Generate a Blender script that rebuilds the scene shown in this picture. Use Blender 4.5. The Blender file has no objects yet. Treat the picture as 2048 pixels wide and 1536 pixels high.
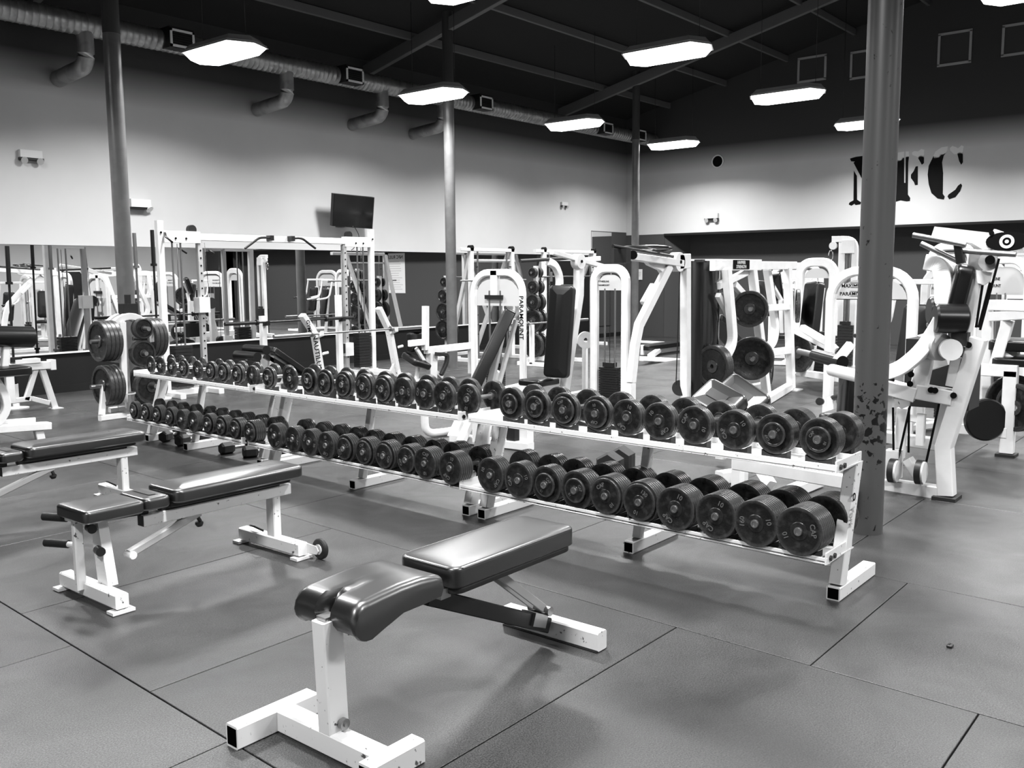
import bpy, bmesh, math, random
from mathutils import Vector, Matrix
random.seed(7)
V = Vector
PI = math.pi
scn = bpy.context.scene
COL = scn.collection

LAMPW, SPREAD = 185, 150
# ------------------------------------------------------------------ camera
F = 1855.0
RX = V((0.63411701, -0.09555188, 0.76731054))
RY = V((-0.7731975, -0.06831317, 0.63047516))
RZ = V((-0.00782567, -0.99307761, -0.11719902))
HC = 1.55
cam = bpy.data.cameras.new('camera'); cam.sensor_width = 36; cam.lens = F / 2048 * 36
cam.clip_start = .05; cam.clip_end = 100
co = bpy.data.objects.new('camera', cam); COL.objects.link(co)
co.matrix_world = Matrix(((RX[0], -RX[1], -RX[2], 0), (RY[0], -RY[1], -RY[2], 0), (RZ[0], -RZ[1], -RZ[2], HC), (0, 0, 0, 1)))
scn.camera = co

def A(px, py, x=None, y=None, z=None):
    """point of the room seen at a pixel of the photograph, on the plane x, y or z"""
    c = V((px - 1024, py - 768, F))
    d = V((RX.dot(c), RY.dot(c), RZ.dot(c)))
    t = x / d[0] if x is not None else y / d[1] if y is not None else (z - HC) / d[2]
    return V((d[0] * t, d[1] * t, HC + d[2] * t))

# ------------------------------------------------------------------ materials
def nodes(name):
    m = bpy.data.materials.new(name); m.use_nodes = True
    n = m.node_tree; b = n.nodes['Principled BSDF']
    return m, n, b

def g(v): return (v, v, v, 1)

def mat(name, c, rough=.5, metal=0., c2=None, scale=20, lo=.45, hi=.6, bump=0., coat=0., spec=.5, detail=4, rvar=0., bscale=None):
    m, n, b = nodes(name)
    b.inputs['Base Color'].default_value = g(c); b.inputs['Roughness'].default_value = rough
    b.inputs['Metallic'].default_value = metal; b.inputs['Specular IOR Level'].default_value = spec
    if coat: b.inputs['Coat Weight'].default_value = coat; b.inputs['Coat Roughness'].default_value = .24
    tc = n.nodes.new('ShaderNodeTexCoord')
    if c2 is not None:
        no = n.nodes.new('ShaderNodeTexNoise'); no.inputs['Scale'].default_value = scale; no.inputs['Detail'].default_value = detail
        n.links.new(tc.outputs['Object'], no.inputs['Vector'])
        r = n.nodes.new('ShaderNodeValToRGB'); r.color_ramp.elements[0].position = lo; r.color_ramp.elements[1].position = hi
        r.color_ramp.elements[0].color = g(c); r.color_ramp.elements[1].color = g(c2)
        n.links.new(no.outputs['Fac'], r.inputs['Fac']); n.links.new(r.outputs['Color'], b.inputs['Base Color'])
        if rvar:
            mr = n.nodes.new('ShaderNodeMapRange'); mr.inputs['To Min'].default_value = rough - rvar; mr.inputs['To Max'].default_value = rough + rvar
            mr.inputs['From Min'].default_value = .35; mr.inputs['From Max'].default_value = .65
            n.links.new(no.outputs['Fac'], mr.inputs['Value']); n.links.new(mr.outputs['Result'], b.inputs['Roughness'])
    if bump:
        nb = n.nodes.new('ShaderNodeTexNoise'); nb.inputs['Scale'].default_value = bscale or scale * 4; nb.inputs['Detail'].default_value = 3
        n.links.new(tc.outputs['Object'], nb.inputs['Vector'])
        bp = n.nodes.new('ShaderNodeBump'); bp.inputs['Strength'].default_value = bump; bp.inputs['Distance'].default_value = .004
        n.links.new(nb.outputs['Fac'], bp.inputs['Height']); n.links.new(bp.outputs['Normal'], b.inputs['Normal'])
    return m

WH = mat('white_enamel', .86, .32, c2=.80, scale=9, lo=.4, hi=.7)
WHS = mat('scuffed_white_enamel', .86, .35, c2=.10, scale=38, lo=.66, hi=.70, detail=7)
GRY = mat('grey_enamel', .42, .4)
VIN = mat('black_vinyl', .003, .30, spec=.5, bump=.04, bscale=18, scale=6)
VINB = mat('polished_bench_vinyl', .004, .34, spec=1.0, coat=.8, bump=.05, bscale=16, scale=6)
FOAM = mat('black_foam', .012, .6)
IRON = mat('black_iron', .008, .33, spec=.35, c2=.03, scale=26, lo=.5, hi=.75, bump=.25, bscale=120, rvar=.08)
def worn_bright_edges(m, c):  # worn rims, their paler colour also standing in for rim highlights
    n = m.node_tree; b = n.nodes['Principled BSDF']; src = b.inputs['Base Color'].links[0].from_socket
    ge = n.nodes.new('ShaderNodeNewGeometry'); r = n.nodes.new('ShaderNodeValToRGB'); r.color_ramp.elements[0].position = .515; r.color_ramp.elements[1].position = .56
    no = n.nodes.new('ShaderNodeTexNoise'); no.inputs['Scale'].default_value = 60
    tc = n.nodes.new('ShaderNodeTexCoord'); n.links.new(tc.outputs['Object'], no.inputs['Vector'])
    mu = n.nodes.new('ShaderNodeMath'); mu.operation = 'MULTIPLY'; n.links.new(ge.outputs['Pointiness'], r.inputs['Fac']); n.links.new(r.outputs['Color'], mu.inputs[0]); n.links.new(no.outputs['Fac'], mu.inputs[1])
    mx = n.nodes.new('ShaderNodeMix'); mx.data_type = 'RGBA'; n.links.new(mu.outputs[0], mx.inputs[0]); n.links.new(src, mx.inputs[6]); mx.inputs[7].default_value = g(c)
    n.links.new(mx.outputs[2], b.inputs['Base Color'])
worn_bright_edges(IRON, .075)
IRONB = mat('worn_black_iron', .018, .4, c2=.10, scale=30, lo=.52, hi=.72, bump=.25, bscale=120)
LET = mat('raised_lettering', .11, .45)
RUB = mat('black_rubber', .012, .55)
BLK = mat('black_plastic', .01, .4)
DARK = mat('dark_steel', .03, .3, metal=.6)
CHR = mat('chrome', .75, .16, metal=1.)
STEEL = mat('worn_steel', .30, .35, metal=.9)
HOLE = mat('hollow_black', .002, .9, spec=0)
DUCT = mat('galvanised_duct', .40, .38, metal=.75, c2=.30, scale=6)
CEIL = mat('black_ceiling', .030, .9, spec=.1)
PURL = mat('grey_purlin', .12, .6)
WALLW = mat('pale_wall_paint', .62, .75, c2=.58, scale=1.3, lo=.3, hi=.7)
def upper_paint_shade():
    # dark upper paint as on the columns; soft fade painted as lamp cutoff shade
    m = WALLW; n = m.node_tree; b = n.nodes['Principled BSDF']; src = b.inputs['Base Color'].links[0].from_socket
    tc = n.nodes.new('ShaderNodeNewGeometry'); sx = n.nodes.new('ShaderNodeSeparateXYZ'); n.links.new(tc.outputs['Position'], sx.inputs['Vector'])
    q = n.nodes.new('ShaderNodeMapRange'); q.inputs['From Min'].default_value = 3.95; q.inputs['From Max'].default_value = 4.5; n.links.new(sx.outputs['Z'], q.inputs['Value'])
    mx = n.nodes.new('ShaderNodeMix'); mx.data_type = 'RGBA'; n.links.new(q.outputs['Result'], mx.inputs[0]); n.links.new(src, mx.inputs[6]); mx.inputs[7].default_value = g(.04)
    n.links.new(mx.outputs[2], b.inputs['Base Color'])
upper_paint_shade()
WALLG = mat('grey_wall_paint', .05, .8)
WALLK = mat('black_wall_paint', .008, .6, spec=.3)
SCR = mat('screen_glass', .006, .12)
PAPER = mat('white_paper', .75, .8)
INK = mat('black_ink', .004, .8, spec=.1)
PLAC = mat('white_placard', .62, .45)
CLEAR = mat('clear_plastic', .8, .08); CLEAR.node_tree.nodes['Principled BSDF'].inputs['Transmission Weight'].default_value = .92
CLEAR.node_tree.nodes['Principled BSDF'].inputs['IOR'].default_value = 1.2
MIR = mat('mirror_glass', .82, .0, metal=1.)
COLM = mat('grey_column_paint', .11, .30, c2=.13, scale=5)
CUP = mat('dark_upper_column_paint', .04, .7)

def chipped():
    m, n, b = nodes('chipped_column_paint')
    tc = n.nodes.new('ShaderNodeTexCoord')
    no = n.nodes.new('ShaderNodeTexNoise'); no.inputs['Scale'].default_value = 24; no.inputs['Detail'].default_value = 4; no.inputs['Distortion'].default_value = .4
    n.links.new(tc.outputs['Object'], no.inputs['Vector'])
    sx = n.nodes.new('ShaderNodeSeparateXYZ'); n.links.new(tc.outputs['Object'], sx.inputs['Vector'])
    def rng(src, a, b_, c, d):
        q = n.nodes.new('ShaderNodeMapRange'); q.inputs['From Min'].default_value = a; q.inputs['From Max'].default_value = b_
        q.inputs['To Min'].default_value = c; q.inputs['To Max'].default_value = d; n.links.new(src, q.inputs['Value']); return q.outputs['Result']
    # wear band between .35 m and 1.0 m above the floor, where dumbbells knock the column
    up = rng(sx.outputs['Z'], .36, .62, 0, .17); dn = rng(sx.outputs['Z'], .72, 1.0, 0, .17)
    s = n.nodes.new('ShaderNodeMath'); s.operation = 'SUBTRACT'; n.links.new(up, s.inputs[0]); n.links.new(dn, s.inputs[1])
    a = n.nodes.new('ShaderNodeMath'); a.operation = 'ADD'; n.links.new(no.outputs['Fac'], a.inputs[0]); n.links.new(s.outputs[0], a.inputs[1])
    r = n.nodes.new('ShaderNodeValToRGB'); r.color_ramp.elements[0].position = .68; r.color_ramp.elements[1].position = .695
    r.color_ramp.elements[0].color = g(.075); r.color_ramp.elements[1].color = g(.003)
    n.links.new(a.outputs[0], r.inputs['Fac']); n.links.new(r.outputs['Color'], b.inputs['Base Color'])
    b.inputs['Roughness'].default_value = .38
    return m
CHIP = chipped()

def floor_mat():
    m, n, b = nodes('rubber_mat')
    tc = n.nodes.new('ShaderNodeTexCoord')
    def noise(s, d, dist=0):
        o = n.nodes.new('ShaderNodeTexNoise'); o.inputs['Scale'].default_value = s; o.inputs['Detail'].default_value = d; o.inputs['Distortion'].default_value = dist
        n.links.new(tc.outputs['Object'], o.inputs['Vector']); return o.outputs['Fac']
    def rng(src, a, b_, c, d):
        q = n.nodes.new('ShaderNodeMapRange'); q.inputs['From Min'].default_value = a; q.inputs['From Max'].default_value = b_
        q.inputs['To Min'].default_value = c; q.inputs['To Max'].default_value = d; n.links.new(src, q.inputs['Value']); return q.outputs['Result']
    def mul(x, y):
        q = n.nodes.new('ShaderNodeMath'); q.operation = 'MULTIPLY'; n.links.new(x, q.inputs[0]); n.links.new(y, q.inputs[1]); return q.outputs[0]
    geo = n.nodes.new('ShaderNodeNewGeometry')
    isl = rng(geo.outputs['Random Per Island'], 0, 1, .82, 1.16)
    big = rng(noise(1.1, 6, .8), .3, .7, .6, 1.45)
    fine = rng(noise(170, 3), .35, .68, .45, 1.9)
    sp = rng(noise(420, 0), .70, .78, 1, 2.6)
    v = mul(mul(mul(isl, big), fine), sp)
    base = n.nodes.new('ShaderNodeMath'); base.operation = 'MULTIPLY'; n.links.new(v, base.inputs[0]); base.inputs[1].default_value = .031
    n.links.new(base.outputs[0], b.inputs['Base Color'])
    n.links.new(rng(noise(2.3, 6, 1.), .3, .7, .30, .50), b.inputs['Roughness'])
    b.inputs['Specular IOR Level'].default_value = .5
    bp = n.nodes.new('ShaderNodeBump'); bp.inputs['Strength'].default_value = .35; bp.inputs['Distance'].default_value = .003
    n.links.new(noise(240, 3), bp.inputs['Height']); n.links.new(bp.outputs['Normal'], b.inputs['Normal'])
    return m
FLOOR = floor_mat()

def lamp_mat():
    m, n, b = nodes('lit_diffuser')
    b.inputs['Base Color'].default_value = g(.8); b.inputs['Emission Color'].default_value = g(1); b.inputs['Emission Strength'].default_value = 7
    return m
LAMP = lamp_mat()

# ------------------------------------------------------------------ mesh building
class MB:
    def __init__(s): s.v = []; s.f = []; s.sm = []
    def add(s, vs, fs, smooth=False):
        k = len(s.v); s.v += [V(p) for p in vs]; s.f += [tuple(i + k for i in f) for f in fs]; s.sm += [smooth] * len(fs); return s
    def box(s, c, d, R=None, ch=0):
        """box centre c, size d; R rotation matrix"""
        hx, hy, hz = d[0] / 2, d[1] / 2, d[2] / 2
        vs = [V((x, y, z)) for z in (-hz, hz) for x, y in ((-hx, -hy), (hx, -hy), (hx, hy), (-hx, hy))]
        if R is not None: vs = [R @ p for p in vs]
        vs = [p + V(c) for p in vs]
        return s.add(vs, [(3, 2, 1, 0), (4, 5, 6, 7), (0, 1, 5, 4), (1, 2, 6, 5), (2, 3, 7, 6), (3, 0, 4, 7)])
    def bar(s, p, q, w=.05, h=.05, up=(0, 0, 1), r=.006, hollow=False):
        return s.sweep([p, q], w, h, up, r, hollow=hollow)
    def sweep(s, pts, w=.05, h=.05, up=(0, 0, 1), r=.006, n=0, closed=False, hollow=False):
        """tube along pts: rectangular w x h (n=0) or round with n sides and diameter w"""
        pts = [V(p) for p in pts]; N = len(pts)
        up = V(up)
        if n: prof = [(w / 2 * math.cos(2 * PI * i / n), w / 2 * math.sin(2 * PI * i / n)) for i in range(n)]
        else:
            a, b = w / 2, h / 2
            r = min(r, a * .6, b * .6)
            prof = [(-a + r, -b), (a - r, -b), (a, -b + r), (a, b - r), (a - r, b), (-a + r, b), (-a, b - r), (-a, -b + r)]
        M = len(prof); rings = []
        for i, p in enumerate(pts):
            if closed: t0 = (p - pts[i - 1]).normalized(); t1 = (pts[(i + 1) % N] - p).normalized()
            else:
                t0 = (p - pts[i - 1]).normalized() if i else (pts[1] - p).normalized()
                t1 = (pts[i + 1] - p).normalized() if i < N - 1 else t0
            t = (t0 + t1).normalized() if (t0 + t1).length > 1e-6 else t0
            u = up - t0 * up.dot(t0)
            if u.length < .05:
                alt = V((1, 0, 0)) if abs(t0.x) < .7 else V((0, 1, 0)); u = alt - t0 * alt.dot(t0)
            u.normalize(); sd = t0.cross(u).normalized()
            ring = []
            for a, b in prof:
                q = sd * a + u * b
                k = -q.dot(t) / max(.25, t0.dot(t))
                ring.append(p + q + t0 * k)
            rings.append(ring)
        vs = [q for rg in rings for q in rg]; fs = []
        L = N if closed else N - 1
        for i in range(L):
            j = (i + 1) % N
            for k in range(M):
                k2 = (k + 1) % M
                fs.append((i * M + k, i * M + k2, j * M + k2, j * M + k))
        s.add(vs, fs, bool(n))
        if not closed and not hollow:
            s.add(rings[0], [tuple(reversed(range(M)))]); s.add(rings[-1], [tuple(range(M))])
        return s
    def tube(s, pts, d=.03, n=12, closed=False): return s.sweep(pts, d, d, n=n, closed=closed)
    def lathe(s, prof, c=(0, 0, 0), axis=(0, 0, 1), n=32, smooth=True, ang=30):
        """prof list of (radius, height) turned about axis through c; sharp corners split"""
        ax = V(axis).normalized(); u = V((0, 0, 1)) if abs(ax.z) < .9 else V((1, 0, 0))
        u = (u - ax * u.dot(ax)).normalized(); w = ax.cross(u)
        for i in range(len(prof) - 1):
            (r0, h0), (r1, h1) = prof[i], prof[i + 1]
            if abs(r0 - r1) < 1e-9 and abs(h0 - h1) < 1e-9: continue
            vs = []
            for r, h in ((r0, h0), (r1, h1)):
                for k in range(n):
                    a = 2 * PI * k / n
                    vs.append(V(c) + ax * h + (u * math.cos(a) + w * math.sin(a)) * max(r, 1e-5))
            fs = [(k, (k + 1) % n, n + (k + 1) % n, n + k) for k in range(n)]
            s.add(vs, fs, smooth)
        return s
    def cyl(s, p, q, r, n=24, smooth=True):
        p, q = V(p), V(q); L = (q - p).length
        return s.lathe([(0, 0), (r, 0), (r, L), (0, L)], p, q - p, n, smooth)
    def prism(s, pts, d):
        """planar polygon pts extruded by vector d"""
        pts = [V(p) for p in pts]; d = V(d); n = len(pts)
        s.add(pts + [p + d for p in pts], [tuple(range(n)), tuple(reversed(range(n, 2 * n)))] + [(i, n + i, n + (i + 1) % n, (i + 1) % n) for i in range(n)])
        return s
    def pad(s, c, d, R=None, r=.03, bulge=.012, nx=18, ny=10, rc=None):
        """upholstered pad: rounded corners in plan (rc), rolled edges (r) and a crowned top"""
        L, W, T = d; rc = rc or min(L, W) * .18
        def ring(ins, z):
            out = []; a, b = L / 2 - ins, W / 2 - ins; q = max(rc - ins, .004)
            for cx, cy, a0 in ((a - q, b - q, 0), (-a + q, b - q, 90), (-a + q, -b + q, 180), (a - q, -b + q, 270)):
                for k in range(7):
                    t = math.radians(a0 + k * 15); out.append(V((cx + q * math.cos(t), cy + q * math.sin(t), z)))
            return out
        rings = [ring(r * .6, -T / 2), ring(.0, -T / 2 + r * .5)]
        for k in range(5):
            t = k / 4 * PI / 2
            rings.append(ring(r * (1 - math.cos(t)), T / 2 - r + r * math.sin(t)))
        for ins, dz in ((r * 2.2, bulge * .5), (r * 4, bulge * .85), (min(L, W) * .36, bulge)): rings.append(ring(ins, T / 2 + dz))
        M = 28; vs = [p for rg in rings for p in rg]; fs = []
        for i in range(len(rings) - 1):
            for k in range(M): fs.append((i * M + k, i * M + (k + 1) % M, (i + 1) * M + (k + 1) % M, (i + 1) * M + k))
        fs.append(tuple(reversed(range(M)))); fs.append(tuple(range((len(rings) - 1) * M, len(rings) * M)))
        if R is not None: vs = [R @ p for p in vs]
        return s.add([p + V(c) for p in vs], fs, True)
    def text(s, body, size, M, depth=.002, align='CENTER'):
        vs, fs = text_mesh(body, size, depth, align)
        return s.add([M @ V(p) for p in vs], fs)
    def mesh(s, name, off=V((0, 0, 0))):
        me = bpy.data.meshes.new(name); me.from_pydata([p - off for p in s.v], [], s.f)
        me.polygons.foreach_set('use_smooth', s.sm)
        bm = bmesh.new(); bm.from_mesh(me); bmesh.ops.remove_doubles(bm, verts=bm.verts, dist=1e-5) if any(s.sm) else None
        bmesh.ops.recalc_face_normals(bm, faces=bm.faces)
        for e in bm.edges:
            if len(e.link_faces) == 2 and e.calc_face_angle(0) > .6: e.smooth = False
        bm.to_mesh(me); bm.free(); me.update()
        return me

_T = {}
def text_mesh(body, size, depth, align):
    k = (body, size, depth, align)
    if k not in _T:
        cu = bpy.data.curves.new('t', 'FONT'); cu.body = body; cu.size = size; cu.extrude = depth; cu.align_x = align; cu.align_y = 'CENTER'; cu.resolution_u = 3; cu.offset = size * .012
        o = bpy.data.objects.new('t', cu); COL.objects.link(o)
        bpy.context.view_layer.update()
        me = bpy.data.meshes.new_from_object(o.evaluated_get(bpy.context.evaluated_depsgraph_get()))
        _T[k] = ([tuple(v.co) for v in me.vertices], [tuple(p.vertices) for p in me.polygons])
        bpy.data.objects.remove(o); bpy.data.curves.remove(cu); bpy.data.meshes.remove(me)
    return _T[k]

OFF = {}
def thing(name, label, cat, loc=(0, 0, 0), rot=0, group=None, world=True):
    o = bpy.data.objects.new(name, None); COL.objects.link(o); o.empty_display_size = .1
    o.location = loc; o.rotation_euler = (0, 0, rot); o['label'] = label; o['category'] = cat
    if group: o['group'] = group
    OFF[o.name] = V(loc) if world else V((0, 0, 0))
    return o
def tag(o, label, cat, group=None):
    o['label'] = label; o['category'] = cat
    if group: o['group'] = group
    return o
def part(name, mb, m, parent=None, label=None):
    off = V((0, 0, 0)); q = parent
    while q is not None:
        off = off + OFF.get(q.name, V((0, 0, 0))); q = q.parent
    o = bpy.data.objects.new(name, mb.mesh(name, off)); COL.objects.link(o); o.data.materials.append(m)
    if parent is not None: o.parent = parent
    if label: o['label'] = label
    return o
def single(name, mb, m, label, cat, group=None, loc=None):
    """a thing that is one mesh; origin at its base"""
    if loc is None:
        lo = [min(p[i] for p in mb.v) for i in range(3)]; hi = [max(p[i] for p in mb.v) for i in range(3)]
        loc = ((lo[0] + hi[0]) / 2, (lo[1] + hi[1]) / 2, lo[2])
    o = bpy.data.objects.new(name, mb.mesh(name, V(loc))); o.location = loc; COL.objects.link(o); o.data.materials.append(m)
    return tag(o, label, cat, group)
def struct(name, mb, m):
    o = bpy.data.objects.new(name, mb.mesh(name)); COL.objects.link(o); o.data.materials.append(m); o['kind'] = 'structure'; return o
def copytree(o, parent=None):
    c = o.copy(); COL.objects.link(c); c.parent = parent
    for ch in o.children: copytree(ch, c)
    return c
def arc(c, a, b, a0, a1, n=8):
    """points c + a*cos + b*sin, a and b vectors"""
    return [V(c) + V(a) * math.cos(math.radians(a0 + (a1 - a0) * i / n)) + V(b) * math.sin(math.radians(a0 + (a1 - a0) * i / n)) for i in range(n + 1)]
def rounded(pts, r=.1, n=5):
    """round the inner corners of a polyline"""
    pts = [V(p) for p in pts]; out = [pts[0]]
    for i in range(1, len(pts) - 1):
        a, b, c = pts[i - 1], pts[i], pts[i + 1]
        d0 = (a - b); d1 = (c - b); k = min(r, d0.length * .48, d1.length * .48)
        p0 = b + d0.normalized() * k; p1 = b + d1.normalized() * k
        for j in range(n + 1):
            t = j / n; out.append(p0 * (1 - t) ** 2 + b * 2 * t * (1 - t) + p1 * t * t)
    out.append(pts[-1]); return out
def rotz(a): return Matrix.Rotation(a, 3, 'Z')
def frame(xax, zax):
    z = V(zax).normalized(); x = V(xax); x = (x - z * x.dot(z)).normalized(); y = z.cross(x)
    return Matrix((x, y, z)).transposed()

# ------------------------------------------------------------------ the room
YA, XB, YC, XD = 12.7, 20.0, -6.0, -3.5
XR = 20.55            # back of the recess under the bulkhead
ZS = 2.50            # underside of the bulkhead
Y1, Y2 = 11.6, -4.5
def ceil_z(y): return 5.32 + .225 * ((YA - y) if y > 3.35 else (YA - 3.35) - (3.35 - y))

def build_room():
    sk = .045
    m = MB()
    # the floor: loose rubber mats laid in strips, a little skewed to the walls
    us = [(-3.6, 1.56 - 1.85, 1), (1.56 - 1.85, 1.56, 1), (1.56, 3.41, 1), (3.41, 4.67, 0)]
    u = 4.67
    k = 0
    while u < 23.2:
        w = 1.85 if k % 3 == 0 else 1.24
        us.append((u, u + w, 1 if k % 3 == 0 else 0)); u += w; k += 1
    ph = {2: .71, 3: 1.33}
    for i, (a, b, t) in enumerate(us):
        step = 1.235 if t else 1.86
        y = ph.get(i, random.random()) - step * 8
        while y < YA:
            y0, y1 = max(y, YC), min(y + step, YA); gp = .003
            if y1 - y0 > .05:
                c = []
                for yy in (y0 + gp, y1 - gp):
                    for uu in (a + gp, b - gp): c.append((uu + sk * yy, yy))
                q = [c[0], c[1], c[3], c[2]]
                cx = sum(p[0] for p in q) / 4; cy = sum(p[1] for p in q) / 4
                ins = [(p[0] + (.002 if p[0] < cx else -.002), p[1] + (.002 if p[1] < cy else -.002)) for p in q]
                vs = [(p[0], p[1], -.02) for p in q] + [(p[0], p[1], -.0016) for p in q] + [(p[0], p[1], 0) for p in ins]
                m.add(vs, [(8, 9, 10, 11)] + [(j, (j + 1) % 4, 4 + (j + 1) % 4, 4 + j) for j in range(4)] + [(4 + j, 4 + (j + 1) % 4, 8 + (j + 1) % 4, 8 + j) for j in range(4)])
            y += step
    struct('floor', m, FLOOR)
    struct('floor_slab', MB().box((9.5, 3.35, -.045), (26.4, 18.8, .05)), HOLE)
    # left wall with the mirrors
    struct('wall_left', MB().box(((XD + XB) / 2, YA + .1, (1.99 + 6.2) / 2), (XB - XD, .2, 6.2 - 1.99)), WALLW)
    struct('wall_left_lower', MB().box(((XD + XB) / 2, YA + .11, 1.0), (XB - XD, .18, 1.98)), WALLK)
    gx = A(1182, 500, y=YA).x
    struct('wall_left_corner', MB().box(((gx + XB) / 2, YA + .005, 2.57 / 2), (XB - gx, .03, 2.57)), WALLG)
    # far wall: pale bulkhead over a dark recess
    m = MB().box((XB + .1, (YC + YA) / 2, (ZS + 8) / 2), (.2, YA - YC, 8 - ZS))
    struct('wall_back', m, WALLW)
    m = MB().box((XB + .1, (Y1 + YA) / 2, ZS / 2), (.2, YA - Y1, ZS - .001)); struct('wall_back_pier', m, WALLG)
    m = MB().box((XB + .1, (Y2 + YC) / 2, ZS / 2), (.2, Y2 - YC, ZS - .001)); struct('wall_back_end', m, WALLG)
    m = MB().box(((XB + XR) / 2 + .1, (Y1 + Y2) / 2, ZS + .06), (XR - XB + .1, Y1 - Y2, .1)); struct('ceiling_recess', m, WALLG)
    struct('trim_1', MB().box((XB - .01, (Y1 + Y2) / 2, ZS - .02), (.03, Y1 - Y2, .05)), WALLK)
    struct('wall_recess', MB().box((XR + .1, (Y1 + Y2) / 2, ZS / 2), (.2, Y1 - Y2 + .4, ZS)), WALLG)
    struct('wall_recess_side', MB().prism([(XB, Y1 + .02, 0), (XR + .05, Y1 - .45, 0), (XR + .2, Y1 - .4, 0), (XR + .2, Y1 + .02, 0)], (0, 0, ZS - .002)), WALLG)
    struct('wall_recess_end', MB().box(((XB + XR) / 2 + .1, Y2 - .1, ZS / 2), (XR - XB + .2, .2, ZS)), WALLG)
    # the two walls behind the camera
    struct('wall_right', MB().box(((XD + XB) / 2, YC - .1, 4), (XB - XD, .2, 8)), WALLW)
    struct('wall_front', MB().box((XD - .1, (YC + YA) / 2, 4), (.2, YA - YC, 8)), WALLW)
    # pitched black ceiling with purlins and rafters
    m = MB()
    zr = ceil_z(3.35)
    for ya, yb in ((YA, 3.35), (3.35, YC)):
        za, zb = ceil_z(ya), ceil_z(yb)
        m.add([(XD, ya, za), (XB, ya, za), (XB, yb, zb), (XD, yb, zb), (XD, ya, za + .1), (XB, ya, za + .1), (XB, yb, zb + .1), (XD, yb, zb + .1)],
              [(0, 1, 2, 3), (7, 6, 5, 4), (0, 1, 5, 4), (2, 3, 7, 6)])
    struct('ceiling', m, CEIL)
    for i, y in enumerate((11.5, 10.05, 8.6, 7.15, 5.7, 4.25, 2.4, .9, -.6, -2.1, -3.6)):
        struct('ceiling_purlin', MB().bar((XD, y, ceil_z(y) - .07), (XB, y, ceil_z(y) - .07), .06, .13), PURL)
    for x in (-.1, 5.72, 11.44, 17.2):
        struct('ceiling_beam', MB().bar((x, YA, ceil_z(YA) - .20), (x, 3.35, ceil_z(3.35) - .20), .10, .20).bar((x, 3.35, ceil_z(3.35) - .20), (x, YC, ceil_z(YC) - .20), .10, .20), PURL)
    # skirting under the mirrors
    struct('baseboard_left', MB().box(((XD + XB) / 2, YA + .005, .05), (XB - XD, .04, .10)), WALLK)

def mirror(x0, x1, z0, z1, label):
    t = thing('wall_mirror', label, 'mirror', ((x0 + x1) / 2, YA, z0))
    part('mirror_glass', MB().box(((x0 + x1) / 2, YA + .008, (z0 + z1) / 2), (x1 - x0, .022, z1 - z0)), MIR, t)
    part('mirror_channel', MB().box(((x0 + x1) / 2, YA - .004, z0 - .008), (x1 - x0, .03, .022)), WH, t)

def build_columns():
    def column(x, y, r, label, m, z1):
        zc = 4.37
        t = thing('steel_column', label, 'column', (x, y, 0), 0, None)
        part('shaft', MB().lathe([(r, 0), (r, zc)], (x, y, 0), n=48), m, t)
        part('upper_shaft', MB().lathe([(r, zc), (r, z1)], (x, y, 0), n=48), CUP, t)
    p = A(1735, 1066, z=0)
    column(p.x + .03, p.y + .02, .094, 'thick grey steel column with chipped paint beside the near end of the dumbbell racks', CHIP, 7.2)
    column(5.72, 10.7, .097, 'grey steel column rising behind the weight plate tree', COLM, 5.8)
    column(11.44, 10.7, .088, 'grey steel column standing in the middle, right of the wall television', COLM, 5.8)
    column(17.25, 10.72, .080, 'slimmest grey steel column near the far corner of the room', COLM, 5.8)

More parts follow.
